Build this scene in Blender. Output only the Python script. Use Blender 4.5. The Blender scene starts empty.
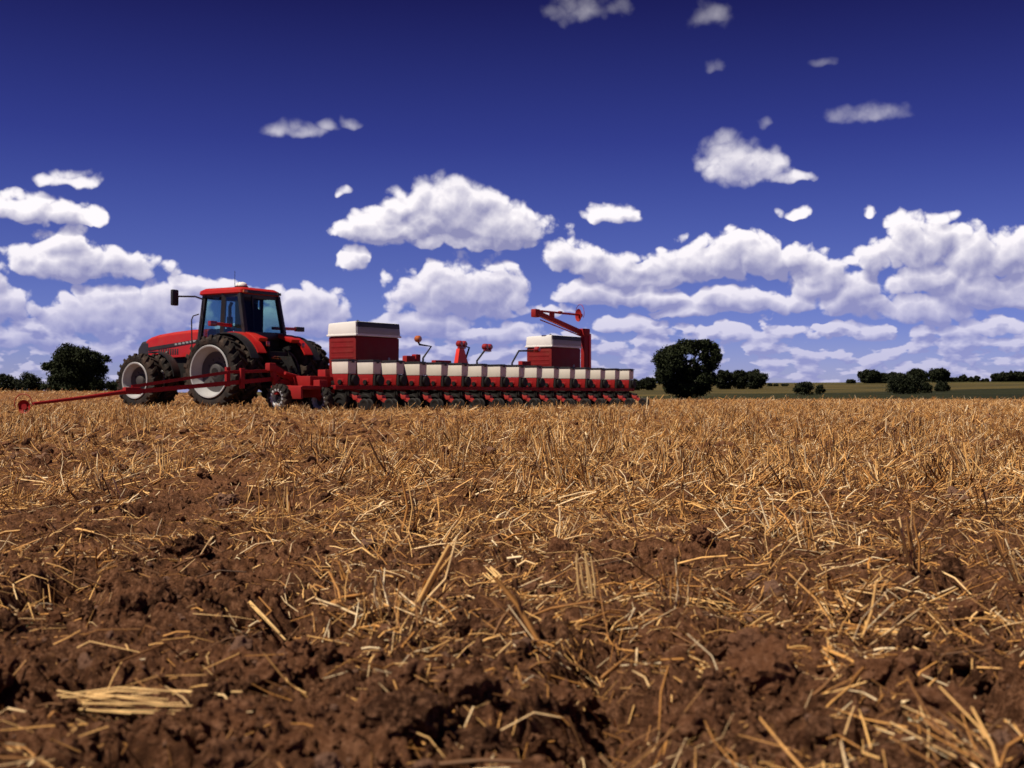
import bpy, bmesh, math, random
import numpy as np
from mathutils import Vector, Matrix, Euler

R = math.radians
PI = math.pi
C = bpy.context.scene.collection
sc = bpy.context.scene
rnd = random.Random(7)
rng = np.random.default_rng(11)

# ------------------------------------------------------------------ camera
FPX, HZ, CAMZ = 1250.0, 396.0, 0.33          # focal length in pixels, row of the level line, eye height
cam_d = bpy.data.cameras.new('camera')
cam = bpy.data.objects.new('camera', cam_d)
C.objects.link(cam)
cam.location = (0, 0, CAMZ)
cam.rotation_euler = (R(90.0 + 0.55), 0, 0)
cam_d.sensor_width = 36.0
cam_d.lens = FPX / 1024.0 * 36.0
cam_d.clip_start = 0.05
cam_d.clip_end = 6000
cam_d.dof.use_dof = True
cam_d.dof.focus_distance = 8.5
cam_d.dof.aperture_fstop = 6.3
sc.camera = cam

# ------------------------------------------------------------------ sun, sky, exposure
SUN_EL = 58.0
sh = Vector((-0.87, -0.49, 0)).normalized()
to_sun = Vector((sh.x * math.cos(R(SUN_EL)), sh.y * math.cos(R(SUN_EL)), math.sin(R(SUN_EL))))
sun_d = bpy.data.lights.new('sun', 'SUN')
sun_d.energy = 5.0
sun_d.angle = R(0.5)
sun_d.color = (1.0, 0.90, 0.76)
sun = bpy.data.objects.new('sun', sun_d)
sun.rotation_euler = to_sun.to_track_quat('Z', 'Y').to_euler()
C.objects.link(sun)
sc.view_settings.view_transform = 'Standard'
sc.view_settings.look = 'None'
sc.view_settings.exposure = 0.2
sc.view_settings.gamma = 1.0
sc.view_settings.use_curve_mapping = False
sc.cycles.max_bounces = 5
sc.cycles.diffuse_bounces = 1
sc.cycles.transparent_max_bounces = 12
sc.cycles.caustics_reflective = False
sc.cycles.caustics_refractive = False


class X:
    """tiny expression wrapper: arithmetic on node sockets makes Math nodes"""
    nt = None

    def __init__(s, k): s.k = k

    @staticmethod
    def m(op, *a, clamp=False):
        n = X.nt.nodes.new('ShaderNodeMath'); n.operation = op; n.use_clamp = clamp
        for i, v in enumerate(a):
            if isinstance(v, X): X.nt.links.new(v.k, n.inputs[i])
            else: n.inputs[i].default_value = v
        return X(n.outputs[0])

    def __add__(s, o): return X.m('ADD', s, o)
    __radd__ = __add__
    def __sub__(s, o): return X.m('SUBTRACT', s, o)
    def __rsub__(s, o): return X.m('SUBTRACT', o, s)
    def __mul__(s, o): return X.m('MULTIPLY', s, o)
    __rmul__ = __mul__
    def __truediv__(s, o): return X.m('DIVIDE', s, o)


def smooth(v, a, b):
    n = X.nt.nodes.new('ShaderNodeMapRange'); n.interpolation_type = 'SMOOTHSTEP'
    X.nt.links.new(v.k, n.inputs[0]); n.inputs[1].default_value = a; n.inputs[2].default_value = b
    return X(n.outputs[0])


def vec(x, y, z=0.0):
    n = X.nt.nodes.new('ShaderNodeCombineXYZ')
    for i, v in enumerate((x, y, z)):
        if isinstance(v, X): X.nt.links.new(v.k, n.inputs[i])
        else: n.inputs[i].default_value = v
    return n.outputs[0]


def xnoise(v, scale, detail, rough=0.5, out=0):
    n = X.nt.nodes.new('ShaderNodeTexNoise'); n.noise_dimensions = '2D'
    X.nt.links.new(v, n.inputs['Vector'])
    n.inputs['Scale'].default_value = scale; n.inputs['Detail'].default_value = detail
    n.inputs['Roughness'].default_value = rough
    return n.outputs[out]


def mixc(f, a, b):
    n = X.nt.nodes.new('ShaderNodeMix'); n.data_type = 'RGBA'
    for i, v in ((0, f), (6, a), (7, b)):
        if isinstance(v, X): X.nt.links.new(v.k, n.inputs[i])
        elif hasattr(v, 'is_linked'): X.nt.links.new(v, n.inputs[i])
        else: n.inputs[i].default_value = v if i == 0 else (*v, 1)
    return n.outputs[2]


# clouds: centre x, centre y, half width, height above centre, weight (in units of 1/1250 rad, given as picture rows/columns)
CLOUDS = [
    (292, 130, 40, 17, .58), (326, 126, 20, 14, .5), (351, 124, 14, 13, .46),
    (70, 180, 34, 13, .62), (24, 213, 52, 20, .8), (92, 219, 20, 12, .62),
    (80, 266, 80, 26, .92), (72, 250, 36, 24, .8),
    (444, 220, 60, 42, 1.02), (390, 232, 54, 24, .92), (505, 230, 58, 30, .95), (465, 244, 96, 14, .82), (408, 208, 26, 20, .85),
    (343, 192, 9, 12, .6), (353, 264, 20, 18, .85),
    (462, 298, 66, 38, 1.08),
    (590, 12, 56, 26, .62), (712, 16, 36, 26, .40), (713, 70, 20, 16, .5), (762, 124, 13, 12, .5), (822, 62, 22, 9, .38),
    (736, 168, 38, 32, .95), (760, 172, 34, 24, .88), (790, 180, 36, 10, .8),
    (866, 115, 58, 18, .52),
    (612, 216, 32, 16, .76), (795, 214, 17, 12, .62), (870, 213, 11, 9, .56),
    # the bank along the horizon
    (4, 308, 34, 20, .9), (12, 340, 54, 16, .9),
    (108, 322, 58, 32, .98), (160, 312, 56, 32, .9), (205, 288, 60, 13, .7), (300, 318, 56, 32, .95), (120, 354, 90, 14, .8),
    (425, 328, 56, 18, .85), (510, 336, 46, 16, .8),
    (560, 258, 26, 26, .84), (592, 264, 30, 26, .9), (622, 274, 34, 26, .92), (660, 274, 34, 28, .92), (700, 264, 36, 28, .95), (740, 260, 40, 30, 1.0), (768, 268, 24, 22, .9),
    (580, 296, 40, 18, .85), (640, 300, 50, 16, .85), (735, 302, 46, 16, .92), (690, 312, 34, 10, .75),
    (800, 262, 20, 22, .82), (822, 284, 30, 34, .92), (850, 300, 40, 30, .95), (876, 260, 28, 24, .88), (796, 306, 40, 16, .85),
    (908, 252, 26, 36, .98), (934, 248, 26, 34, .98), (930, 282, 46, 26, .92), (972, 262, 34, 36, .98), (1012, 258, 34, 30, .95), (968, 296, 40, 24, .9), (920, 312, 44, 20, .9), (1018, 300, 34, 14, .9),
    (540, 312, 40, 12, .75), (620, 326, 44, 10, .75), (720, 334, 50, 11, .78), (790, 332, 34, 9, .75), (860, 334, 50, 11, .78), (980, 330, 50, 11, .78), (560, 340, 50, 9, .75),
    (-80, 310, 80, 46, 1.0), (1110, 290, 80, 50, 1.05),
]


def build_world():
    w = bpy.data.worlds.new('World'); sc.world = w; w.use_nodes = True
    nt = w.node_tree; nt.nodes.clear(); X.nt = nt
    out = nt.nodes.new('ShaderNodeOutputWorld')
    sky = nt.nodes.new('ShaderNodeTexSky'); sky.sky_type = 'NISHITA'; sky.sun_disc = False
    sky.sun_elevation = R(SUN_EL); sky.sun_rotation = math.atan2(sh.x, sh.y) % (2 * PI)
    sky.air_density = 1.0; sky.dust_density = 0.3; sky.ozone_density = 2.0
    tc = nt.nodes.new('ShaderNodeTexCoord'); sp = nt.nodes.new('ShaderNodeSeparateXYZ')
    nt.links.new(tc.outputs['Generated'], sp.inputs[0])
    dx, dy, dz = (X(o) for o in sp.outputs)
    U = X.m('ARCTAN2', dx, dy) * 1250.0
    V = X.m('ARCSINE', dz) * 1250.0
    # clear sky: the Nishita dome seen through a polarising filter, deeper away from the horizon
    rmp = nt.nodes.new('ShaderNodeValToRGB'); cr = rmp.color_ramp
    stops = SKY_FILTER
    while len(cr.elements) < len(stops): cr.elements.new(0.5)
    for e, (p, c) in zip(cr.elements, stops): e.position = p; e.color = (*c, 1)
    nt.links.new((V * (1 / 500.0)).k, rmp.inputs[0])
    mul = nt.nodes.new('ShaderNodeMix'); mul.data_type = 'RGBA'; mul.blend_type = 'MULTIPLY'; mul.inputs[0].default_value = 1
    nt.links.new(sky.outputs[0], mul.inputs[6]); nt.links.new(rmp.outputs[0], mul.inputs[7])
    clear = mul.outputs[2]

    def bg(col):
        n = nt.nodes.new('ShaderNodeBackground'); n.inputs[1].default_value = 0.087
        nt.links.new(col, n.inputs[0]); return n.outputs[0]

    def mixs(f, a, b):
        n = nt.nodes.new('ShaderNodeMixShader'); nt.links.new(f.k, n.inputs[0]); nt.links.new(a, n.inputs[1]); nt.links.new(b, n.inputs[2])
        return n.outputs[0]

    def warp(u, v):
        wcol = xnoise(vec(u, v), 1 / 30.0, 2.0, .5, 1)
        q = nt.nodes.new('ShaderNodeSeparateXYZ'); nt.links.new(wcol, q.inputs[0])
        return u + (X(q.outputs[0]) - .5) * 22.0, v + (X(q.outputs[1]) - .5) * 16.0

    def field(u, v, lst):
        f = None
        for (cx, cy, rx, ry, wt) in lst:
            az = math.atan((cx - 512) / FPX); el = math.atan((HZ - cy) / FPX * math.cos(az))
            qx = X.m('MULTIPLY_ADD', u, 1.0 / rx, -az * 1250 / rx)
            qy = X.m('MULTIPLY_ADD', v, 1.0 / ry, -el * 1250 / ry)
            qy = X.m('MAXIMUM', qy, qy * -1.9)
            r2 = X.m('MULTIPLY_ADD', qx, qx, qy * qy)
            d = X.m('MULTIPLY_ADD', r2, -.62, wt * .78)
            f = d if f is None else X.m('SMOOTH_MAX', f, d, 0.05)
        return f

    def deck(u, v):      # rows of small far cumulus that crowd together towards the horizon
        k = X.m('MAXIMUM', v, 0.0) + 30.0
        vv = X.m('LOGARITHM', k, 2.718)
        n = X(xnoise(vec(u * (1 / 30.0), vv * 5.6), 1.0, 3.0, .50))
        lim = smooth(v, 104.0, 60.0)
        return (n - .47) * 3.2 + (lim - 1.0) * 2.5 + .12

    def billow(u, v, det):
        a = X(xnoise(vec(u, v), 1 / 56.0, det, .53))
        b1 = X.m('ABSOLUTE', X(xnoise(vec(u + 71.0, v * 1.15), 1 / 34.0, 1.0, .5)) - .5)
        b2 = X.m('ABSOLUTE', X(xnoise(vec(u, v + 133.0), 1 / 15.0, 1.0, .5)) - .5)
        b3 = X.m('ABSOLUTE', X(xnoise(vec(u + 33.0, v + 57.0), 1 / 7.0, 1.0, .5)) - .5)
        return (a - .5) * 1.5 + (b1 - .12) * 1.9 + (b2 - .12) * .55 + (b3 - .12) * .26

    def cloud_bg(lst):
        u, v = warp(U, V)

        def both(du, dv):
            f = deck(U + du, V + dv)
            return X.m('SMOOTH_MAX', field(u + du, v + dv, lst), f, 0.1) if lst else f
        F0 = both(0.0, 0.0); F1 = both(-5.0, V * .05 + 5.0)
        N0 = billow(U, V, 8.0); N1 = billow(U - 3.0, V + (V * .03 + 2.5), 3.0)
        hi = smooth(V, 150.0, 290.0)
        D0 = F0 + N0 * (BIL + .12 - hi * .42)
        alpha = smooth((D0 + .05) / (hi * .56 + .27), 0.0, 1.0) * smooth(V, -6.0, 6.0)
        D2 = F1 + N1 * BIL
        s = X.m('EXPONENT', X.m('MAXIMUM', D2 + .10, 0.0) * -2.9)
        s = X.m('ADD', s * .70 + .17, (N0 - N1) * .50 + (F0 - F1) * .85, clamp=True)
        thick = smooth(V, 15.0, 170.0)           # near the level line the air takes contrast out of the clouds
        lit = mixc(thick, (6.6, 6.3, 8.2), (10.2, 9.7, 10.0))
        drk = mixc(thick, (2.9, 3.0, 5.9), (2.8, 2.8, 4.8))
        ccol = mixc(s, drk, lit)
        op = smooth(V, 310.0, 185.0) * .62 + .38
        op = op * (smooth(V, 10.0, 110.0) * .35 + .65)
        return bg(mixc(alpha * op, clear, ccol))

    # the part of the sky where the cumulus stand; elsewhere only the far rows
    inside = X.m('GREATER_THAN', U, -720.0) * X.m('LESS_THAN', U, 720.0) * X.m('GREATER_THAN', V, -4.0) * X.m('LESS_THAN', V, 460.0)
    rest = mixs(X.m('GREATER_THAN', V, 140.0), cloud_bg([]), bg(clear))
    res = mixs(inside, rest, cloud_bg(CLOUDS))
    nt.links.new(res, out.inputs[0])
    w.cycles.sampling_method = 'NONE'


BIL = 0.70
SKY_FILTER = [(0.0, (.58, .62, 1.25)), (.06, (.47, .50, 1.12)), (.14, (.33, .36, .94)), (.25, (.26, .27, .74)), (.5, (.14, .13, .48)), (.8, (.060, .040, .20)), (1.0, (.052, .032, .15))]
build_world()


# ------------------------------------------------------------------ terrain functions
def _h(ix, iy, seed):
    n = (ix.astype(np.int64) * 374761393 + iy.astype(np.int64) * 668265263 + seed * 974634777) & 0xFFFFFFFF
    n = ((n ^ (n >> 13)) * 1274126177) & 0xFFFFFFFF
    return (n ^ (n >> 16)) & 0xFFFFFFFF


def perlin(x, y, seed=0):
    x = np.asarray(x, float); y = np.asarray(y, float)
    ix = np.floor(x); iy = np.floor(y); fx = x - ix; fy = y - iy
    u = fx * fx * fx * (fx * (fx * 6 - 15) + 10); v = fy * fy * fy * (fy * (fy * 6 - 15) + 10)

    def g(dx, dy):
        a = _h(ix + dx, iy + dy, seed) * (2 * PI / 4294967296.0)
        return np.cos(a) * (fx - dx) + np.sin(a) * (fy - dy)
    a = g(0, 0); b = g(1, 0); c = g(0, 1); d = g(1, 1)
    return ((a + (b - a) * u) * (1 - v) + (c + (d - c) * u) * v) * 1.5


def sst(a, b, x):
    t = np.clip((x - a) / (b - a), 0, 1)
    return t * t * (3 - 2 * t)


def base_h(x, y):
    x = np.asarray(x, float); y = np.asarray(y, float)
    yy = np.maximum(y, .01)
    z = -0.20 + 0.20 * sst(2.5, 23, y)
    z = z + .60 * sst(-11, -30, x) * sst(36, 85, y)
    z = z - .55 * sst(100, 150, y) + .25 * sst(150, 260, y)
    r = x / yy
    hill = np.interp(y, [0, 265, 330, 500, 700, 930, 1100, 3000], [0, 0, .7, 3.1, 6.6, 10.6, 11.5, 12.5])
    z = z + hill * (.25 + .75 * sst(-.25, .06, r)) * (1 + .12 * sst(.2, .45, r))
    z = z + .25 * perlin(x / 160, y / 160, 5) * sst(150, 350, y)
    return z


def straw_cover(x, y):
    """0 bare soil .. 1 mat of straw"""
    t = .50 + .08 * sst(2.5, 7, y) + .08 * sst(8, 24, y)
    n = perlin(x / .95 + 3, y / 1.3, 21) * .62 + perlin(x / .34, y / .42, 22) * .50
    n = n + sst(6, 14, y) * (perlin(x / .8, y / 1.6, 24) * .35 + perlin(x / 4.0, y / 6.0, 25) * .4)
    r = np.asarray(x) / np.maximum(y, .5)
    side = .14 * sst(-.12, .12, r) - .17 * sst(-.03, -.22, r) * sst(26, 9, y)
    return np.clip(t + n * .85 + side - .10 * sst(3.0, 1.9, y), 0, 1)


def soil_h(x, y):
    """clods and hollows of the worked soil on top of base_h"""
    a = perlin(x / .62, y / .62, 1)
    b = 1 - np.abs(perlin(x / .23, y / .23, 2)) * 2.0
    wx = x + .03 * perlin(x / .08, y / .08, 8); wy = y + .03 * perlin(x / .08, y / .08, 9)
    c = 1 - np.abs(perlin(wx / .095, wy / .095, 3)) * 2.0
    d = 1 - np.abs(perlin(wx / .038, wy / .038, 4)) * 2.0
    e = perlin(x / .014, y / .014, 6)
    hole = -np.clip(-.22 - perlin(x / .33 + 9, y / .33, 7), 0, 1) * .30
    far = sst(9, 40, y)
    fine = sst(14, 6, y)
    f = 1 - np.abs(perlin(wx / .02, wy / .02, 14)) * 2.0
    return (.030 * a + .022 * b * (1 - .4 * far) + (.022 * c + .018 * d + .013 * f + .010 * e) * fine + hole * (1 - .6 * far)) * sst(110, 80, y)


def ground_h(x, y): return base_h(x, y) + soil_h(x, y)


# ------------------------------------------------------------------ mesh and material helpers
def mesh_np(name, V, Fs, smooth_sh=True):
    me = bpy.data.meshes.new(name)
    V = np.ascontiguousarray(V, dtype=np.float32); me.vertices.add(len(V)); me.vertices.foreach_set('co', V.ravel())
    if not isinstance(Fs, list): Fs = [Fs]
    li = np.concatenate([f.ravel() for f in Fs]).astype(np.int32)
    sz = np.concatenate([np.full(len(f), f.shape[1]) for f in Fs])
    st = np.concatenate([[0], np.cumsum(sz)[:-1]]).astype(np.int32)
    me.loops.add(len(li)); me.loops.foreach_set('vertex_index', li)
    me.polygons.add(len(sz)); me.polygons.foreach_set('loop_start', st)
    me.polygons.foreach_set('use_smooth', np.full(len(sz), smooth_sh, dtype=bool))
    me.update(calc_edges=True)
    return me


def link(name, me, mat, parent=None):
    o = bpy.data.objects.new(name, me); C.objects.link(o)
    if mat is not None:
        me.materials.clear(); me.materials.append(mat)
    if parent is not None: o.parent = parent
    return o


def tag(o, label=None, cat=None, group=None, kind=None):
    if label: o['label'] = label
    if cat: o['category'] = cat
    if group: o['group'] = group
    if kind: o['kind'] = kind
    return o


def empty(name, loc, rz, label, cat, group=None):
    o = bpy.data.objects.new(name, None); C.objects.link(o); o.location = loc; o.rotation_euler = (0, 0, rz)
    o.empty_display_size = .3
    return tag(o, label, cat, group)


def new_mat(name):
    m = bpy.data.materials.new(name); m.use_nodes = True
    nt = m.node_tree; X.nt = nt
    return m, nt, nt.nodes['Principled BSDF']


def paint(name, col, rough=.4, metal=0.0, var=.15, dust=0.0, dustcol=(.20, .13, .075), scale=6.0, bump=0.0, coat=0.0, spec=.5):
    """painted / rubber / plastic surface with uneven tone and settled field dust (more of it low down)"""
    m, nt, b = new_mat(name)
    tc = nt.nodes.new('ShaderNodeTexCoord')
    n = nt.nodes.new('ShaderNodeTexNoise'); n.inputs['Scale'].default_value = scale; n.inputs['Detail'].default_value = 6
    n.inputs['Roughness'].default_value = .62
    nt.links.new(tc.outputs['Object'], n.inputs['Vector'])
    f = X(n.outputs[0])
    c1 = tuple(c * (1 - var) for c in col); c2 = tuple(min(1, c * (1 + var)) for c in col)
    c = mixc(f, c1, c2)
    if dust > 0:
        n2 = nt.nodes.new('ShaderNodeTexNoise'); n2.inputs['Scale'].default_value = 2.6; n2.inputs['Detail'].default_value = 8
        n2.inputs['Roughness'].default_value = .7
        nt.links.new(tc.outputs['Object'], n2.inputs['Vector'])
        c = mixc(smooth(X(n2.outputs[0]), .38, .72) * dust, c, dustcol)
    nt.links.new(c, b.inputs['Base Color'])
    r = f * .25 + (rough - .12)
    nt.links.new(r.k, b.inputs['Roughness'])
    b.inputs['Metallic'].default_value = metal
    b.inputs['Specular IOR Level'].default_value = spec
    b.inputs['Coat Weight'].default_value = coat
    if bump:
        bp = nt.nodes.new('ShaderNodeBump'); bp.inputs['Strength'].default_value = bump; bp.inputs['Distance'].default_value = .02
        nt.links.new(n.outputs[0], bp.inputs['Height']); nt.links.new(bp.outputs[0], b.inputs['Normal'])
    return m


def mat_glass():
    m, nt, b = new_mat('tinted cab glass')
    nt.nodes.remove(b)
    t = nt.nodes.new('ShaderNodeBsdfTransparent'); t.inputs[0].default_value = (.68, .81, .81, 1)
    g = nt.nodes.new('ShaderNodeBsdfGlossy'); g.inputs['Roughness'].default_value = .03; g.inputs[0].default_value = (.9, .95, 1, 1)
    fr = nt.nodes.new('ShaderNodeLayerWeight'); fr.inputs[0].default_value = .5
    mx = nt.nodes.new('ShaderNodeMixShader')
    nt.links.new((X.m('POWER', X(fr.outputs[1]), 4.0) * .5 + .03).k, mx.inputs[0]); nt.links.new(t.outputs[0], mx.inputs[1]); nt.links.new(g.outputs[0], mx.inputs[2])
    nt.links.new(mx.outputs[0], nt.nodes['Material Output'].inputs[0])
    return m


RED = paint('red paint', (.44, .012, .010), .42, dust=.20, coat=.12, dustcol=(.30, .10, .05), spec=.35)
RED2 = paint('implement red paint', (.30, .008, .010), .62, dust=.22, var=.25, dustcol=(.16, .07, .04), spec=.25)
DRED = paint('tank red', (.19, .005, .006), .6, dust=.12, var=.2, spec=.25)
ORED = paint('bright signal red', (.75, .035, .02), .45)
BLK = paint('black plastic', (.014, .014, .016), .5, dust=.10)
BLK2 = paint('black steel', (.008, .007, .007), .65, dust=.08, spec=.3, dustcol=(.12, .08, .05))
TYRE = paint('tyre rubber', (.014, .012, .011), .8, dust=.6, dustcol=(.10, .062, .042), bump=.3, spec=.25)
WHT = paint('white plastic', (.82, .80, .75), .5, var=.06, dust=.12)
CREAM = paint('cream hopper plastic', (.72, .66, .57), .55, var=.08, dust=.18)
GREY = paint('grey panel', (.30, .30, .31), .5, var=.1, dust=.1)
HUB = paint('dusty shade-dark wheel disc', (.045, .040, .040), .6, dust=.3, dustcol=(.09, .07, .055))  # shade inside the rim is put into the dark base colour, dust over it
RIM = paint('silver white rim paint', (.42, .42, .42), .4, var=.08, dust=.18)
STEEL = paint('worn steel', (.35, .34, .33), .35, metal=.8, var=.2, dust=.3)
AMBER = paint('amber lens', (.42, .11, .03), .3, coat=.4)
LENS = paint('red lens', (.28, .014, .014), .3, coat=.4)
CLOTH = paint('dark seat cloth', (.012, .012, .014), .9)
GLASS = mat_glass()
MIRR = paint('mirror glass', (.5, .5, .55), .12, metal=1.0, var=.02)


class MB:
    """collects shapes in one bmesh and links them as one mesh object"""
    def __init__(s): s.bm = bmesh.new()

    def _add(s, geom_fn, M): pass

    def box(s, lo, hi, bev=.012, M=None, taper=None):
        lo = Vector(lo); hi = Vector(hi)
        r = bmesh.ops.create_cube(s.bm, size=1.0); vs = r['verts']
        cen = (lo + hi) / 2; d = hi - lo
        for v in vs:
            k = v.co.copy()
            if taper and k.z < 0: k.x *= taper; k.y *= taper
            v.co = Vector((k.x * d.x, k.y * d.y, k.z * d.z)) + cen
            if M: v.co = M @ v.co
        if bev:
            es = list({e for v in vs for e in v.link_edges})
            bmesh.ops.bevel(s.bm, geom=es, offset=min(bev, min(abs(x) for x in d) * .4), segments=2, profile=.6, affect='EDGES')
        return s

    def bar(s, a, b, w, h=None, bev=.008, up=(0, 0, 1)):
        a = Vector(a); b = Vector(b); h = h or w; d = b - a; L = d.length
        x = d.normalized(); y = Vector(up).cross(x)
        if y.length < 1e-4: y = Vector((1, 0, 0)).cross(x)
        y.normalize(); z = x.cross(y)
        M = Matrix((x, y, z)).transposed().to_4x4(); M.translation = (a + b) / 2
        return s.box((-L / 2, -w / 2, -h / 2), (L / 2, w / 2, h / 2), bev, M)

    def tube(s, pts, r, n=10, cap=True):
        pts = [Vector(p) for p in pts]; rs = r if isinstance(r, (list, tuple)) else [r] * len(pts)
        rings = []
        for i, p in enumerate(pts):
            t = (pts[min(i + 1, len(pts) - 1)] - pts[max(i - 1, 0)]).normalized()
            a = t.orthogonal().normalized() if i == 0 else (pa - t * pa.dot(t)).normalized()
            pa = a; b = t.cross(a)
            rings.append([s.bm.verts.new(p + (a * math.cos(k * 2 * PI / n) + b * math.sin(k * 2 * PI / n)) * rs[i]) for k in range(n)])
        for i in range(len(rings) - 1):
            for k in range(n):
                s.bm.faces.new((rings[i][k], rings[i][(k + 1) % n], rings[i + 1][(k + 1) % n], rings[i + 1][k]))
        if cap: s.bm.faces.new(rings[0][::-1]); s.bm.faces.new(rings[-1])
        return s

    def lathe(s, prof, cen, axis='y', n=40, closed=False, a0=0, a1=2 * PI, cap=True):
        """prof: list of (radius, along axis)"""
        cen = Vector(cen); full = abs(a1 - a0 - 2 * PI) < 1e-6; m = n if full else n + 1
        rings = []
        for (r, h) in prof:
            ring = []
            for k in range(m):
                t = a0 + (a1 - a0) * k / n; c, q = math.cos(t) * r, math.sin(t) * r
                v = (c, h, q) if axis == 'y' else ((h, c, q) if axis == 'x' else (c, q, h))
                ring.append(s.bm.verts.new(cen + Vector(v)))
            rings.append(ring)
        N = len(rings)
        for i in range(N if closed else N - 1):
            A, B = rings[i], rings[(i + 1) % N]
            for k in range(n):
                k2 = (k + 1) % m
                try: s.bm.faces.new((A[k], A[k2], B[k2], B[k]))
                except ValueError: pass
        if not closed and full and cap:
            for ring in (rings[0], rings[-1]):
                try: s.bm.faces.new(ring)
                except ValueError: pass
        return s

    def cyl(s, a, b, r, n=20): return s.tube([a, b], r, n)

    def loft(s, secs, cap=True):
        rings = [[s.bm.verts.new(Vector(p)) for p in sec] for sec in secs]
        n = len(rings[0])
        for i in range(len(rings) - 1):
            for k in range(n): s.bm.faces.new((rings[i][k], rings[i][(k + 1) % n], rings[i + 1][(k + 1) % n], rings[i + 1][k]))
        if cap: s.bm.faces.new(rings[0][::-1]); s.bm.faces.new(rings[-1])
        return s

    def hexa(s, p, bev=.0):
        """8 corners: four below (ccw), four above (ccw)"""
        vs = [s.bm.verts.new(Vector(q)) for q in p]
        fs = [s.bm.faces.new([vs[i] for i in q]) for q in ((3, 2, 1, 0), (4, 5, 6, 7), (0, 1, 5, 4), (1, 2, 6, 5), (2, 3, 7, 6), (3, 0, 4, 7))]
        if bev:
            es = list({e for f in fs for e in f.edges})
            bmesh.ops.bevel(s.bm, geom=es, offset=bev, segments=2, profile=.6, affect='EDGES')
        return s

    def build(s, name, mat, parent=None, smooth_angle=35):
        bmesh.ops.recalc_face_normals(s.bm, faces=s.bm.faces)
        for f in s.bm.faces: f.smooth = True
        for e in s.bm.edges:
            if len(e.link_faces) == 2 and e.calc_face_angle(0) > R(smooth_angle): e.smooth = False
        me = bpy.data.meshes.new(name); s.bm.to_mesh(me); s.bm.free()
        return link(name, me, mat, parent)


# ------------------------------------------------------------------ ground materials
def mat_ground():
    m, nt, b = new_mat('worked soil and far fields')
    geo = nt.nodes.new('ShaderNodeNewGeometry'); pos = geo.outputs['Position']
    sp = nt.nodes.new('ShaderNodeSeparateXYZ'); nt.links.new(pos, sp.inputs[0])
    px, py = X(sp.outputs[0]), X(sp.outputs[1])

    def n3(scale, det, rough=.6, vec_=pos):
        n = nt.nodes.new('ShaderNodeTexNoise'); n.inputs['Scale'].default_value = scale; n.inputs['Detail'].default_value = det
        n.inputs['Roughness'].default_value = rough; nt.links.new(vec_, n.inputs['Vector'])
        return X(n.outputs[0])
    big = n3(2.2, 5); mid = n3(38, 7, .72); fin = n3(150, 5, .75)
    soil = mixc(smooth(big * .4 + mid * .6, .36, .64), SOIL_A, SOIL_B)
    soil = mixc(smooth(fin * .5 + mid * .5, .49, .59) * .8, soil, SOIL_C)
    # crushed chaff lying between the stalks
    ch = smooth(n3(60, 4, .7) * .6 + n3(3.0, 3) * .4 + smooth(py, 2.0, 14.0) * .14, .56, .68)
    soil = mixc(ch * .5, soil, (.34, .16, .048))
    # fields beyond the stubble
    stv = nt.nodes.new('ShaderNodeMapping'); stv.inputs['Scale'].default_value = (.012, .05, 1); nt.links.new(pos, stv.inputs[0])
    s1 = n3(1.0, 5, .6, stv.outputs[0])
    crop = mixc(smooth(s1, .35, .65), (.014, .017, .006), (.032, .032, .011))
    gold = mixc(smooth(s1, .4, .62), (.055, .045, .016), (.12, .088, .028))
    edge = py - px * 1.1 - 285.0 + (s1 - .5) * 60.0
    fields = mixc(smooth(edge, -10.0, 10.0), crop, gold)
    hed = smooth(edge, 60.0, 75.0) * smooth(edge, 100.0, 85.0) * smooth(n3(.02, 3), .42, .5)
    fields = mixc(hed * .7, fields, (.030, .030, .013))
    far2 = smooth(py, 760.0, 800.0)
    fields = mixc(far2 * .5, fields, (.060, .062, .022))
    c = mixc(smooth(py, 108.0, 118.0), soil, fields)
    nt.links.new(c, b.inputs['Base Color'])
    b.inputs['Roughness'].default_value = .95; b.inputs['Specular IOR Level'].default_value = .12
    bp = nt.nodes.new('ShaderNodeBump'); bp.inputs['Strength'].default_value = 1.0; bp.inputs['Distance'].default_value = .028
    nt.links.new((fin * .35 + mid * .9).k, bp.inputs['Height']); nt.links.new(bp.outputs[0], b.inputs['Normal'])
    return m


SOIL_A, SOIL_B, SOIL_C = (.064, .026, .012), (.215, .090, .042), (.32, .158, .086)


def mat_clod():
    m, nt, b = new_mat('soil clod')
    geo = nt.nodes.new('ShaderNodeNewGeometry'); pos = geo.outputs['Position']

    def n3(scale, det, rough=.65):
        n = nt.nodes.new('ShaderNodeTexNoise'); n.inputs['Scale'].default_value = scale; n.inputs['Detail'].default_value = det
        n.inputs['Roughness'].default_value = rough; nt.links.new(pos, n.inputs['Vector'])
        return X(n.outputs[0])
    isl = X(geo.outputs['Random Per Island'])
    mid = n3(38, 7, .72); fin = n3(150, 5, .75)
    c = mixc(smooth(mid * .6 + isl * .4, .3, .75), SOIL_A, SOIL_B)
    c = mixc(smooth(fin * .5 + mid * .5, .49, .59) * .8, c, SOIL_C)
    c = mixc(smooth(isl, .90, .96) * .8, c, (.27, .155, .105))
    nt.links.new(c, b.inputs['Base Color']); b.inputs['Roughness'].default_value = .95; b.inputs['Specular IOR Level'].default_value = .1
    bp = nt.nodes.new('ShaderNodeBump'); bp.inputs['Strength'].default_value = 1.0; bp.inputs['Distance'].default_value = .028
    nt.links.new((fin * .35 + mid * .9).k, bp.inputs['Height']); nt.links.new(bp.outputs[0], b.inputs['Normal'])
    return m


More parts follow.
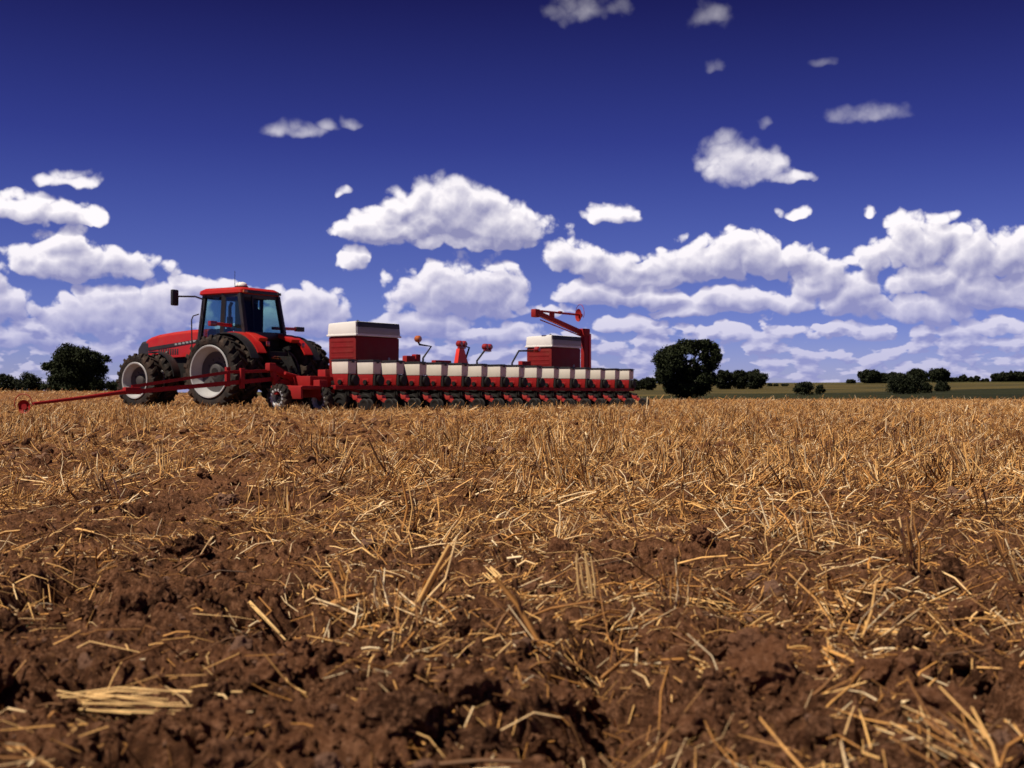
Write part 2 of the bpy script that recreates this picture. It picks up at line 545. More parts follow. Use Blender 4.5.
def mat_straw():
    m, nt, b = new_mat('dry straw')
    geo = nt.nodes.new('ShaderNodeNewGeometry')
    isl = X(geo.outputs['Random Per Island'])
    r = nt.nodes.new('ShaderNodeValToRGB'); cr = r.color_ramp
    stops = [(0, (.070, .030, .013)), (.26, (.22, .095, .030)), (.52, (.60, .275, .070)), (.80, (.88, .52, .185)), (1.0, (.88, .70, .44))]
    while len(cr.elements) < len(stops): cr.elements.new(.5)
    for e, (p, c) in zip(cr.elements, stops): e.position = p; e.color = (*c, 1)
    nt.links.new(isl.k, r.inputs[0])
    n = nt.nodes.new('ShaderNodeTexNoise'); n.inputs['Scale'].default_value = 45; n.inputs['Detail'].default_value = 4
    nt.links.new(geo.outputs['Position'], n.inputs['Vector'])
    c = mixc(smooth(X(n.outputs[0]), .5, .7) * .45, r.outputs[0], (.13, .07, .032))
    nt.links.new(c, b.inputs['Base Color']); b.inputs['Roughness'].default_value = .55; b.inputs['Specular IOR Level'].default_value = .3
    return m


GROUND, CLOD, STRAW = mat_ground(), mat_clod(), mat_straw()


# ------------------------------------------------------------------ the ground sheet
def build_ground():
    ys = [-60, -40, -25, -15, -9, -6, -4, -2.5, -1.5, -.8, -.2, .3, .6, .8, .95]
    y = 1.05
    while y < 120: ys.append(y); y += max(.0042 * y, .0045) if y < 40 else .02 * y
    while y < 3000: ys.append(y); y *= 1.035
    ys.append(3400.0)
    ys = np.array(ys)
    s = np.linspace(-1, 1, 1001); s = .36 * s + .64 * s ** 3
    W = 3.4 + .85 * np.maximum(ys, 0) + np.where(ys < 0, -ys, 0)
    Xg = s[None, :] * W[:, None]; Yg = np.repeat(ys[:, None], len(s), 1)
    Z = base_h(Xg, Yg)
    near = (ys > .2) & (ys < 112)
    Z[near] += soil_h(Xg[near], Yg[near])
    V = np.stack([Xg, Yg, Z], -1).reshape(-1, 3)
    nr, nc = Xg.shape
    i = (np.arange(nr - 1)[:, None] * nc + np.arange(nc - 1)[None, :]).ravel()
    F = np.stack([i, i + 1, i + nc + 1, i + nc], 1)
    o = link('ground', mesh_np('ground', V, F), GROUND)
    tag(o, 'rough brown worked soil running back to green and golden fields', 'ground', kind='structure')


build_ground()


def ico(sub):
    bm = bmesh.new(); bmesh.ops.create_icosphere(bm, subdivisions=sub, radius=1.0)
    bm.verts.ensure_lookup_table()
    V = np.array([v.co[:] for v in bm.verts]); F = np.array([[v.index for v in f.verts] for f in bm.faces]); bm.free()
    return V, F


def noise3(P, s, seed):
    return (perlin(P[:, 0] * s + P[:, 2] * .73 * s, P[:, 1] * s + seed, seed) + perlin(P[:, 1] * s + 5, P[:, 2] * s - P[:, 0] * .61 * s, seed + 1)
            + perlin(P[:, 2] * s + 3.3 + P[:, 1] * .4 * s, P[:, 0] * s - 8, seed + 2)) / 1.6


def build_clods():
    Vs, Fs, off = [], [], 0

    def lib(sub, n):
        V, F = ico(sub); out = []
        for k in range(n):
            d = 1 + .42 * noise3(V, 1.1, 40 + k * 7) + (.22 * noise3(V, 2.6, 90 + k * 7) if sub > 2 else .12 * noise3(V, 2.6, 90 + k * 7))
            if sub > 2: d = d + .10 * noise3(V, 5.5, 140 + k * 7)
            
            if sub > 2: d = d + .11 * noise3(V, 10, 190 + k * 7) + (.07 * noise3(V, 21, 230 + k) if sub > 3 else 0)
            out.append(V * np.maximum(d, .3)[:, None] * np.array([1, .8, .7]))
        return out, F
    big, FB = lib(4, 5); mid, FM = lib(3, 8); sml, FS = lib(2, 8)

    def scatter(n, y0, y1, r0, r1, L, F, p=2.0, bare=True):
        nonlocal off
        yy = y0 * (y1 / y0) ** rng.random(n)
        xx = (rng.random(n) * 2 - 1) * (.55 * yy + .5)
        rr = r0 + (r1 - r0) * rng.random(n) ** p
        keep = rng.random(n) > straw_cover(xx, yy) * .85 if bare else np.ones(n, bool)
        xx, yy, rr = xx[keep], yy[keep], rr[keep]
        zz = ground_h(xx, yy) + rr * .12
        for x, y, z, r in zip(xx, yy, zz, rr):
            e = np.array(Euler((rng.random() * 6, rng.random() * 6, rng.random() * 6)).to_matrix())
            v = L[rng.integers(len(L))] @ e.T * r * np.array([1, 1, .85]) + np.array([x, y, z])
            Vs.append(v); Fs.append(F + off); off += len(v)
    scatter(380, 1.5, 8.0, .022, .065, big, FB, 1.7)
    scatter(3600, 1.3, 8.0, .007, .028, mid, FM, 1.8)
    scatter(34000, 1.3, 8.0, .0022, .009, sml, FS, 1.4)
    scatter(9000, 8.0, 45.0, .018, .06, sml, FS, 1.6)
    o = link('soil_clods', mesh_np('soil_clods', np.concatenate(Vs), np.concatenate(Fs), False), CLOD)
    tag(o, 'brown broken soil clods and crumbs strewn over the field', 'soil clods', kind='stuff')


build_clods()


def straw_arrays(P0, P1, r0, r1, sag, rings=3, sides=3):
    """prisms from P0 to P1 (n,3), radii r0 -> r1 (n), bend vector sag (n,3)"""
    n = len(P0); d = P1 - P0; L = np.linalg.norm(d, axis=1, keepdims=True); t = d / np.maximum(L, 1e-6)
    a = np.cross(t, rng.normal(size=(n, 3))); a /= np.linalg.norm(a, axis=1, keepdims=True); b = np.cross(t, a)
    V = np.zeros((n, rings, sides, 3))
    for i in range(rings):
        f = i / (rings - 1)
        c = P0 + d * f + sag * (4 * f * (1 - f)) + (sag[:, [1, 0, 2]] * np.array([1, -1, .3]) * math.sin(2 * PI * f) * .6 if rings > 3 else 0); r = (r0 + (r1 - r0) * f)[:, None]
        for k in range(sides):
            w = 2 * PI * k / sides
            V[:, i, k] = c + (a * math.cos(w) + b * math.sin(w)) * r
    base = np.arange(n)[:, None, None] * (rings * sides)
    q = []
    for i in range(rings - 1):
        for k in range(sides):
            k2 = (k + 1) % sides
            q.append([i * sides + k, i * sides + k2, (i + 1) * sides + k2, (i + 1) * sides + k])
    F = (base + np.array(q)[None]).reshape(-1, 4)
    return V.reshape(-1, 3), F


def pos_field(n, y0, y1, p=1.0, m=.52, ex=.4):
    """random spots, even in area (p = 1) or denser towards y0"""
    k = 2 - p
    yy = (y0 ** k + (y1 ** k - y0 ** k) * rng.random(n)) ** (1 / k)
    return (rng.random(n) * 2 - 1) * (m * yy + ex), yy


def build_straw():
    parts = []
    # lying pieces
    def lying(n, y0, y1, L0, L1, r, lift, rings=3, p=1.0, cov=1.0):
        x, y = pos_field(n, y0, y1, p)
        c = straw_cover(x, y)
        keep = rng.random(n) < np.clip(c * 1.25 - .12, .03, 1) ** cov
        x, y = x[keep], y[keep]; n = len(x)
        L = L0 + (L1 - L0) * rng.random(n) ** 2.2
        th = rng.normal(size=n) * .9 + perlin(x / .8, y / .8, 33) * 4
        dx, dy = np.cos(th) * L / 2, np.sin(th) * L / 2
        z0 = ground_h(x - dx, y - dy); z1 = ground_h(x + dx, y + dy); zm = ground_h(x, y)
        up = lift * rng.random(n) ** 1.5
        tilt = np.where(rng.random(n) < .45, np.minimum(np.abs(rng.normal(size=n)) * (.25 + .3 * sst(3, 7, y)), 1), .05) * L
        za = np.maximum(z0, zm - L * .25) + up * rng.random(n) + .002; zb = np.maximum(z1, zm - L * .25) + up * rng.random(n) * 1.6 + .002 + tilt
        over = np.maximum(zm + .002 - (za + zb) / 2, 0)
        rr = r * np.exp(rng.normal(size=n) * .45) * .9
        sag = np.stack([rng.normal(size=n) * .10 * L, rng.normal(size=n) * .10 * L, over + np.abs(rng.normal(size=n)) * .06 * L], 1)
        parts.append(straw_arrays(np.stack([x - dx, y - dy, za], 1), np.stack([x + dx, y + dy, zb], 1), rr, rr * .7, sag, rings))
    lying(17000, 1.3, 5.5, .03, .17, .0018, .022, 3)
    lying(60000, 1.3, 5.5, .008, .045, .0012, .008, 2)
    lying(34000, 5.0, 12.0, .03, .18, .0025, .04, 3)
    lying(40000, 5.0, 12.0, .02, .07, .0018, .02, 2)
    lying(36000, 11.0, 24.0, .04, .20, .0034, .05, 2)
    lying(32000, 22.0, 48.0, .07, .24, .0050, .07, 2, 1.2)
    lying(24000, 46.0, 100.0, .12, .36, .009, .09, 2, 1.2)

    # clumps of cut stalks still rooted together: some upright, many pushed over and fanned out
    def clumps(nt_, y0, y1, per, L0, L1, r, spread, flat, rings=2, p=1.0, thr=.45):
        x, y = pos_field(nt_, y0, y1, p)
        c = straw_cover(x, y)
        keep = rng.random(nt_) < np.clip((c - thr) * 2.4, 0.03, 1)
        x, y = x[keep], y[keep]; n = len(x)
        k = rng.integers(per[0], per[1] + 1, n)
        az = rng.random(n) * 2 * PI; el = np.where(rng.random(n) < flat, rng.uniform(.12, .7, n), rng.uniform(.8, 1.5, n))
        Lc = L0 + (L1 - L0) * rng.random(n) ** 1.3
        tone = rng.random(n)
        x, y, az, el, Lc = (np.repeat(q, k) for q in (x, y, az, el, Lc)); m = len(x)
        az = az + rng.normal(size=m) * .28; el = np.clip(el + rng.normal(size=m) * .20, .05, 1.57); L = Lc * rng.uniform(.45, 1.15, m)
        x = x + rng.normal(size=m) * spread; y = y + rng.normal(size=m) * spread
        z = ground_h(x, y) - .008
        P0 = np.stack([x, y, z], 1)
        P1 = P0 + np.stack([np.cos(az) * np.cos(el) * L, np.sin(az) * np.cos(el) * L, np.sin(el) * L], 1)
        P1[:, 2] = np.maximum(P1[:, 2], ground_h(P1[:, 0], P1[:, 1]) + .004)
        rr = r * np.exp(rng.normal(size=m) * .4)
        sag = np.stack([rng.normal(size=m) * .05 * L, rng.normal(size=m) * .05 * L, rng.normal(size=m) * .04 * L], 1)
        parts.append(straw_arrays(P0, P1, rr, rr * .7, sag, rings))
    clumps(640, 1.5, 6.0, (4, 16), .05, .19, .0021, .014, .65, 3, thr=.40)
    clumps(60, 1.8, 7.0, (3, 7), .07, .18, .0040, .010, .6, 3, thr=.30)
    clumps(2300, 5.5, 13.0, (5, 16), .07, .21, .0030, .02, .45, 3, thr=.42)
    clumps(700, 6.0, 18.0, (8, 20), .12, .26, .0036, .03, .25, 3, thr=.5)
    clumps(5200, 12.0, 26.0, (4, 11), .07, .19, .0036, .035, .45, thr=.42)
    clumps(8500, 25.0, 48.0, (3, 7), .08, .20, .0054, .07, .4, p=1.1, thr=.38)
    clumps(7000, 46.0, 105.0, (3, 5), .10, .20, .0095, .2, .4, p=1.1, thr=.3)
    V = []; F = []; off = 0
    for v, f in parts: V.append(v); F.append(f + off); off += len(v)
    o = link('straw_stubble', mesh_np('straw_stubble', np.concatenate(V), np.concatenate(F), True), STRAW)
    tag(o, 'golden stubble and loose straw litter covering the worked field', 'stubble', kind='stuff')


build_straw()


# ------------------------------------------------------------------ single straw pieces that stand out
PALE = paint('pale straw', (.72, .46, .19), .55, var=.35, scale=40, spec=.3)


def at_ground(px, py):
    """spot on the open ground seen at a picture column and row"""
    y = 2.0
    for _ in range(60): y = max(1.0, (CAMZ - float(base_h((px - 512) / FPX * y, y))) * FPX / (py - HZ))
    return (px - 512) / FPX * y, y


def splinter(mb, p, q, w, n=5):
    """a crushed stalk: a few flat strands side by side between two points"""
    p = Vector(p); q = Vector(q); d = (q - p)
    side = d.cross(Vector((0, -.9, .4))).normalized()
    for k in range(n):
        o = side * (k - (n - 1) / 2) * w / n
        j = Vector((rnd.uniform(-1, 1), rnd.uniform(-1, 1), rnd.uniform(-.3, 1))) * w * .45
        a = p + o + d * rnd.uniform(-.05, .25); b = q + o * rnd.uniform(-.2, 1.9) + j - d * rnd.uniform(0, .4)
        m = (a + b) / 2 + j * .6
        mb.tube([a, m, b], [w / n * .55, w / n * .62, w / n * .35], 6)


def stalk(px, py, tx, ty, w, n, label, lie=False):
    x, y = at_ground(px, py); z = float(ground_h(x, y)); s = y / FPX
    mb = MB()
    if lie:
        x2, y2 = at_ground(tx, ty); z2 = float(ground_h(x2, y2))
        zz = max(z, z2, float(ground_h((x + x2) / 2, (y + y2) / 2)))
        splinter(mb, (0, 0, max(z, zz - .03) + .012 - z), (x2 - x, y2 - y, max(z2, zz - .03) + .014 - z), w, n)
    else:
        splinter(mb, (0, 0, -.02), ((tx - px) * s, .015, (py - ty) * s), w, n)
    o = mb.build('straw_stalk', PALE); o.location = (x, y, z)
    tag(o, label, 'straw', 'large straw pieces in the foreground')


stalk(590, 628, 583, 572, .034, 7, 'thick pale split straw stub standing upright in dark soil, middle foreground')
stalk(520, 612, 462, 556, .026, 6, 'broad crushed straw stalk lying diagonally above the upright stub', True)
stalk(58, 724, 200, 752, .032, 12, 'thick pale bundle of crushed straw lying at the bottom left corner', True)
stalk(130, 712, 248, 731, .012, 3, 'long pale straw lying just above the crushed bundle at bottom left', True)
stalk(60, 718, 41, 658, .009, 2, 'single thin straw sticking up from bare soil at the left edge')
stalk(718, 714, 676, 672, .026, 6, 'frayed straw bundle lying diagonally over a soil ledge, lower right of centre', True)
stalk(738, 640, 802, 622, .018, 5, 'flattened straw pointing right towards a dark hollow', True)
stalk(918, 684, 888, 656, .008, 2, 'short loose straw on bare soil at lower right', True)
stalk(245, 612, 292, 650, .009, 2, 'slanting bright straw crossing bare soil left of centre', True)


def mat_weed():
    return paint('young weed leaf', (.055, .075, .016), .5, var=.4, scale=20)


WEED = mat_weed()


def weed(px, py, h, n, label):
    x, y = at_ground(px, py); z = float(ground_h(x, y)); mb = MB()
    for k in range(n):
        a = rnd.uniform(0, 2 * PI); l = h * rnd.uniform(.6, 1.1); t = rnd.uniform(.3, .9)
        d = Vector((math.cos(a) * t, math.sin(a) * t, 1)).normalized()
        s = d.cross(Vector((0, 0, 1))).normalized() * l * .13
        pts = [d * l * f + Vector((0, 0, -.35 * l * f * f)) for f in (0, .35, .7, 1.0)]
        up = Vector((0, 0, .002))
        w = (.25, 1, .8, .05)
        mb.loft([[p - s * v, p - up, p + s * v, p + up] for p, v in zip(pts, w)])
    o = mb.build('weed_sprout', WEED); o.location = (x, y, z - .003)
    tag(o, label, 'weed', 'green weeds in the stubble')


weed(599, 494, .085, 12, 'small green weed sprout in the stubble at mid field')
weed(470, 498, .05, 8, 'tiny green weed sprout left of the larger one at mid field')
weed(15, 648, .06, 7, 'green grass blade clump in soil at the left edge')
weed(915, 760, .03, 6, 'little green sprout at the bottom right corner')


# ------------------------------------------------------------------ trees
def mat_leaf(name, a, b_):
    m, nt, b = new_mat(name)
    geo = nt.nodes.new('ShaderNodeNewGeometry')
    c = mixc(X(geo.outputs['Random Per Island']), a, b_)
    nt.links.new(c, b.inputs['Base Color']); b.inputs['Roughness'].default_value = .7; b.inputs['Specular IOR Level'].default_value = .15
    return m


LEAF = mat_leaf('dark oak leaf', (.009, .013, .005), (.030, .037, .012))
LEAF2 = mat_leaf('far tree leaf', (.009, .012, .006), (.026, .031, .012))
BARK = paint('bark', (.030, .022, .016), .9, var=.3, scale=3, bump=.4)


def leaves(name, clumps, dens, size, mat, parent, seed):
    """clumps: (x, y, z, rx, ry, rz); small leaf faces through each clump's volume, ragged at the rim"""
    g = np.random.default_rng(seed); P = []; sub = []
    for (x, y, z, rx, ry, rz) in clumps:
        for _ in range(6):
            d = g.normal(size=3); d /= np.linalg.norm(d); q = g.uniform(.28, .52)
            sub.append((x + d[0] * rx * .78, y + d[1] * ry * .78, z + d[2] * rz * .78, rx * q, ry * q, rz * q))
    clumps = [(x, y, z, rx * .72, ry * .72, rz * .72) for (x, y, z, rx, ry, rz) in clumps] + sub
    dens = dens * .62
    for (x, y, z, rx, ry, rz) in clumps:
        n = int(dens * (rx * ry * rz) ** (2 / 3)) + 8
        d = g.normal(size=(n, 3)); d /= np.linalg.norm(d, axis=1, keepdims=True)
        r = np.where(g.random(n) < .10, 1.05 + .38 * g.random(n), .35 + .72 * g.random(n) ** .6)
        r = r * (1 + .22 * perlin(d[:, 0] * 2.2 + seed, d[:, 2] * 2.2 + x, 3))
        P.append(np.array([x, y, z]) + d * r[:, None] * np.array([rx, ry, rz]))
    P = np.concatenate(P); P = P[P[:, 2] > .15]; n = len(P)
    a = g.normal(size=(n, 3)); a /= np.linalg.norm(a, axis=1, keepdims=True)
    b = np.cross(a, g.normal(size=(n, 3))); b /= np.linalg.norm(b, axis=1, keepdims=True)
    s = (size * (.6 + .8 * g.random(n)))[:, None]
    V = np.stack([P - a * s, P + b * s * .55, P + a * s, P - b * s * .55], 1).reshape(-1, 3)
    F = np.arange(4 * n).reshape(-1, 4)
    return link(name, mesh_np(name, V, F, False), mat, parent)


def px_at(px, py, Z): return (px - 512) / FPX * Z, CAMZ + (HZ - py) / FPX * Z


def big_tree(px, Z, clump_px, trunk, label, seed, group=None):
    x0, _ = px_at(px, HZ, Z); z0 = float(base_h(x0, Z)); k = Z / FPX
    e = empty('tree', (x0, Z, z0), 0, label, 'tree', group)
    cl = []; g = random.Random(seed)
    for (cx, cy, rx, rz) in clump_px:
        x, z = px_at(cx, cy, Z)
        for j in range(2):
            cl.append((x - x0 + g.uniform(-.2, .2) * rx * k, g.uniform(-4.5, 4.5) * (.4 if j else 1), z - z0, rx * k, (rx + rz) * .5 * k, rz * k))
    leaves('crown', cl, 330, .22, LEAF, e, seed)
    mb = MB(); H = max(c[2] for c in cl)
    mb.tube([(0, 0, -.3), (.1, 0, H * .18), (.0, .1, H * .4), (.2, 0, H * .66)], [.55, .42, .32, .14], 10)
    for c in cl:
        if g.random() < .8:
            h = min(H * .45, c[2] * .55)
            mb.tube([(0, 0, h), (c[0] * .55, c[1] * .55, h + (c[2] - h) * .5), (c[0], c[1], c[2] + c[5] * .3)], [.17, .10, .03], 6)
    mb.build('trunk', BARK, e)
    return e


big_tree(686, 250, [(668, 362, 13, 12), (664, 374, 10, 10), (676, 352, 13, 8), (686, 346, 12, 6), (699, 345, 12, 4.5), (710, 349, 8, 6), (715, 357, 5, 8), (709, 366, 9, 9),
                    (676, 372, 13, 11), (690, 380, 14, 11), (704, 377, 11, 9), (684, 391, 16, 8), (700, 390, 10, 8), (671, 385, 8, 8), (660, 366, 6, 10), (684, 362, 6, 9), (703, 356, 5, 5), (693, 362, 4, 3), (697, 368, 5, 4), (690, 369, 5, 5), (695, 352, 4, 3), (707, 358, 4, 4), (717, 351, 4, 3), (721, 357, 3, 4), (704, 342, 5, 2.5)],
         1, 'largest dark tree standing alone right of the planter, sky showing through its top', 31)
big_tree(74, 250, [(74, 352, 16, 9), (64, 358, 13, 10), (88, 360, 13, 11), (56, 368, 11, 8), (97, 358, 6, 5), (74, 370, 20, 14), (60, 382, 13, 10), (90, 379, 15, 12), (75, 388, 26, 8), (103, 386, 7, 8), (46, 366, 5, 4), (99, 369, 6, 6)],
         1, 'big dark rounded tree on the left horizon in front of the tractor', 37)

FAR_TREES = [
    # centre column, foot row, top row, width, distance, label, kind
    (6, 398, 374, 30, 300, 'dark tree at the left edge of the photo, on the horizon', 'tree'),
    (30, 398, 371, 26, 310, 'dark round tree close on the left of the big left tree', 'tree'),
    (113, 398, 381, 20, 320, 'low dark tree between the big left tree and the tractor front wheel', 'tree'),
    (-24, 398, 372, 34, 300, 'dark tree just outside the left edge', 'tree'),
    (128, 398, 383, 18, 340, 'low dark tree behind the front wheel of the tractor', 'tree'),
    (636, 391, 379, 14, 480, 'low dark bush close to the right end of the planter', 'bush'),
    (648, 391, 377.5, 17, 480, 'dark bush between the planter end and the largest tree', 'bush'),
    (724, 388.5, 370, 20, 520, 'dark tree touching the right side of the largest tree', 'tree'),
    (739, 388.5, 371, 18, 520, 'middle tree of the short dark row right of the largest tree', 'tree'),
    (755, 388.5, 370, 24, 520, 'right end tree of the short dark row right of the largest tree', 'tree'),
    (770, 388, 383.5, 5, 640, 'first of three tiny bushes on the golden field', 'bush'),
    (776, 388, 384, 4.5, 640, 'middle of three tiny bushes on the golden field', 'bush'),
    (785, 388, 384.2, 7, 640, 'last and widest of three tiny bushes on the golden field', 'bush'),
    (804, 395, 382.5, 20, 330, 'low wide dark bush on the edge of the green crop', 'bush'),
    (820, 394, 384, 9, 340, 'small bush just right of the low wide dark bush', 'bush'),
    (851, 385, 379.5, 9, 800, 'low scrubby tree at the left end of the hilltop row', 'tree'),
    (869, 385, 370.5, 22, 800, 'broad hilltop tree at the left of the far tree row', 'tree'),
    (884, 385, 373, 17, 800, 'hilltop tree behind the large bush, left part', 'tree'),
    (897, 385, 372.5, 16, 800, 'hilltop tree rising behind the middle of the large bush', 'tree'),
    (903, 394.5, 374, 33, 360, 'largest dark bush on the right, in front of the hilltop trees', 'bush'),
    (917, 384, 369.5, 18, 800, 'round hilltop tree behind the right shoulder of the large bush', 'tree'),
    (926, 393, 382.5, 12, 380, 'small dark bush right of the large bush', 'bush'),
    (939, 384, 369, 20, 800, 'round tall hilltop tree standing alone on the right', 'tree'),
    (942, 391, 381, 14, 430, 'low bush below the round hilltop tree', 'bush'),
    (955, 382.5, 378, 10, 850, 'low hilltop bush right of the round tree', 'bush'),
    (963.5, 382.5, 375, 8, 850, 'first small round tree of the thin hilltop line', 'tree'),
    (970.5, 382.5, 377, 6, 850, 'smaller middle tree of the thin hilltop line', 'tree'),
    (977, 382.5, 375.5, 6.5, 850, 'third small tree of the thin hilltop line', 'tree'),
    (983, 382.5, 379, 3.5, 850, 'tiny bush between the thin line and the right hand wood', 'bush'),
    (987, 382.5, 378.6, 3.5, 850, 'tiny pointed bush nearest the right hand wood', 'bush'),
    (997, 381.5, 374, 12, 850, 'left end tree of the dark wood at the right edge', 'tree'),
    (1008, 381.5, 372.5, 16, 850, 'second tree of the dark wood at the right edge', 'tree'),
    (1021, 381.5, 372, 17, 850, 'tree of the dark wood cut by the right edge', 'tree'),
    (1038, 381.5, 371.5, 20, 850, 'dark wood tree just beyond the right edge', 'tree'),
]
for i, (px, fy, ty, wpx, Z, lab, kd) in enumerate(FAR_TREES):
    x, zt = px_at(px, ty, Z); z0 = float(base_h(x, Z)); k = Z / FPX; H = zt - z0; w = wpx * k / 2 * 1.2
    e = empty('bush' if kd == 'bush' else 'tree', (x, Z, z0), 0, lab, kd, 'bushes on the far fields' if kd == 'bush' else 'trees on the far horizon')
    g = random.Random(100 + i); cl = []
    for j in range(7 if wpx > 9 else 4):
        a = j * 2.4; rr = w * g.uniform(.38, .58); q = g.uniform(.1, 1)
        hz = H * (.28 + .5 * q) if kd == 'bush' else H * (.30 + .48 * q)
        cl.append((math.cos(a) * (w - rr) * g.uniform(.7, 1.0) * (1.1 - .4 * q), math.sin(a) * (w - rr) * .9, hz, rr, rr, min(rr * .95, max(H - hz, H * .2))))
    cl.append((0, 0, H * .74, w * .55, w * .5, H * .26))
    cl.append((0, 0, H * .25, w * .85, w * .7, H * .26))
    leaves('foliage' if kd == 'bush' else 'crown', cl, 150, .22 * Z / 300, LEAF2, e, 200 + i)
    mb = MB(); tr = max(.12, w * .05)
    mb.tube([(0, 0, -.4), (.1, 0, H * .3), (0, 0, H * .7)], [tr * 1.4, tr, tr * .4], 7)
    for c in cl[:4]: mb.tube([(0, 0, H * .25), (c[0], c[1], c[2])], [tr * .6, tr * .2], 5)
    mb.build('stem' if kd == 'bush' else 'trunk', BARK, e)


# ------------------------------------------------------------------ wheels
def tyre_mb(Rr, w, rr, n_lug, lug=.05):
    mb = MB(); c = (0, 0, 0); h = w / 2; Rb = Rr - lug
    prof = [(rr, -h * .72), (rr + .03, -h * .86), (rr + (Rb - rr) * .45, -h * 1.0), (Rb - .05, -h * .97), (Rb - .012, -h * .80), (Rb, -h * .4), (Rb + .004, 0),
            (Rb, h * .4), (Rb - .012, h * .80), (Rb - .05, h * .97), (rr + (Rb - rr) * .45, h * 1.0), (rr + .03, h * .86), (rr, h * .72)]
    mb.lathe(prof, c, 'y', 56, closed=True)
    st = 2 * PI / n_lug
    for s in (-1, 1):
        for k in range(n_lug):
            a0 = k * st + (0 if s > 0 else st / 2)

            def P(r, y, a): return (math.cos(a) * r, y, math.sin(a) * r)
            sw = st * .62; ta = st * .17
            secs = []
            for (f, rt, rb) in ((-.04, Rr, Rb - .02), (.35, Rr, Rb - .02), (.8, Rr - .004, Rb - .03), (1.0, Rr - .018, Rb - .06), (1.04, Rr - .075, Rb - .11)):
                y = s * h * f; a = a0 + sw * max(f, 0) ; t2 = ta * (1 + .35 * max(f, 0))
                secs.append([P(rb, y, a - t2), P(rb, y, a + t2), P(rt, y, a + t2 * .8), P(rt, y, a - t2 * .8)])
            mb.loft(secs)
    return mb


def rim_mb(w, rr, out):
    """flared rim: the barrel narrows inwards to the seat of the wheel disc"""
    mb = MB(); h = w / 2 * out
    mb.lathe([(rr + .035, h * .86), (rr + .02, h * .93), (rr - .015, h * .90), (rr - .03, h * .74), (rr * .92, h * .50), (rr * .85, h * .18), (rr * .81, -h * .05), (rr * .80, -h * .15), (rr - .04, -h * .75), (rr + .03, -h * .85)], (0, 0, 0), 'y', 48, cap=False)
    return mb


def disc_mb(w, rr, out):
    mb = MB(); h = w / 2 * out
    mb.lathe([(rr * .82, -h * .08), (rr * .60, -h * .22), (rr * .40, -h * .26), (rr * .34, -h * .15), (rr * .30, h * .05), (rr * .26, h * .10), (.001, h * .10)], (0, 0, 0), 'y', 40, cap=False)
    for k in range(10):
        a = k * 2 * PI / 10; p = Vector((math.cos(a) * rr * .52, -h * .24, math.sin(a) * rr * .52))
        mb.tube([p, p + Vector((0, .03 * out, 0))], .022, 6)
    return mb


def place_wheel(parent, tyre_me, rim_me, loc, spin, name='wheel'):
    w = bpy.data.objects.new(name, None); C.objects.link(w); w.parent = parent; w.location = loc; w.rotation_euler = (0, spin, 0); w.empty_display_size = .2
    link('tyre', tyre_me, None, w); link('rim', rim_me[0], None, w); link('wheel_disc', rim_me[1], None, w)
    return w


def as_mesh(mb, name, mat):
    o = mb.build(name, mat); me = o.data; bpy.data.objects.remove(o); return me


def rim_pair(w, rr, out): return as_mesh(rim_mb(w, rr, out), 'rim', RIM), as_mesh(disc_mb(w, rr, out), 'wheel_disc', HUB)


# ------------------------------------------------------------------ tractor (local x forward, y left, z up; origin below the rear axle)
TA = math.atan2(.527, -.85)
tr = empty('tractor', (-7.26, 36.0, 0.0), TA, 'red tractor with black cab and dual wheels standing ahead of the planter', 'tractor')
RT = as_mesh(tyre_mb(1.02, .50, .70, 22, .055), 'rear_tyre', TYRE)
FT = as_mesh(tyre_mb(.79, .40, .50, 20, .045), 'front_tyre', TYRE)
RRL = rim_pair(.58, .70, 1); RRR = rim_pair(.58, .70, -1)
FRL = rim_pair(.46, .50, 1); FRR = rim_pair(.46, .50, -1)
for y in (1.12, 1.75, -1.12, -1.75): place_wheel(tr, RT, RRL if y > 0 else RRR, (0, y, 1.0), rnd.uniform(0, 6), 'rear_wheel')
for y in (1.08, 1.72, -1.08, -1.72): place_wheel(tr, FT, FRL if y > 0 else FRR, (3.05, y, .775), rnd.uniform(0, 6), 'front_wheel')

mb = MB(); mb.cyl((0, -1.8, 1.0), (0, 1.8, 1.0), .11, 16); mb.lathe([(.30, -.55), (.36, -.35), (.36, .35), (.30, .55)], (0, 0, 1.0), 'y', 20)
mb.box((-.45, -.38, .55), (.7, .38, 1.5), .04); mb.build('rear_axle', BLK2, tr)
mb = MB(); mb.bar((3.05, -1.7, .775), (3.05, 1.7, .775), .18, .2); mb.box((2.85, -.3, .6), (3.25, .3, 1.1), .03)
for s in (-1, 1): mb.cyl((3.05, s * .75, .6), (3.05, s * .75, .98), .12, 12)
mb.build('front_axle', BLK2, tr)
mb = MB(); mb.box((.6, -.34, .72), (4.25, .34, 1.5), .05); mb.box((1.3, -.42, .95), (2.5, .42, 1.55), .03); mb.box((4.2, -.40, .85), (4.62, .40, 1.28), .04)
for i in range(5): mb.box((4.30, -.38 + i * .155, .72), (4.55, -.26 + i * .155, 1.0), .02)
mb.build('chassis', BLK2, tr)
mb = MB(); mb.box((.75, .5, .95), (1.75, 1.0, 1.35), .06); mb.box((.75, -1.0, .95), (1.75, -.5, 1.35), .06); mb.build('fuel_tank', BLK, tr)


def hood_sec(x, hw, zb, zt, r=.16):
    pts = [(x, -hw, zb)]
    for k in range(7):
        a = PI - k * PI / 12
        pts.append((x, -hw + r + math.cos(a) * r, zt - r * .75 + math.sin(a) * r * .75))
    for k in range(7):
        a = PI / 2 - k * PI / 12
        pts.append((x, hw - r + math.cos(a) * r, zt - r * .75 + math.sin(a) * r * .75))
    pts.append((x, hw, zb))
    return pts


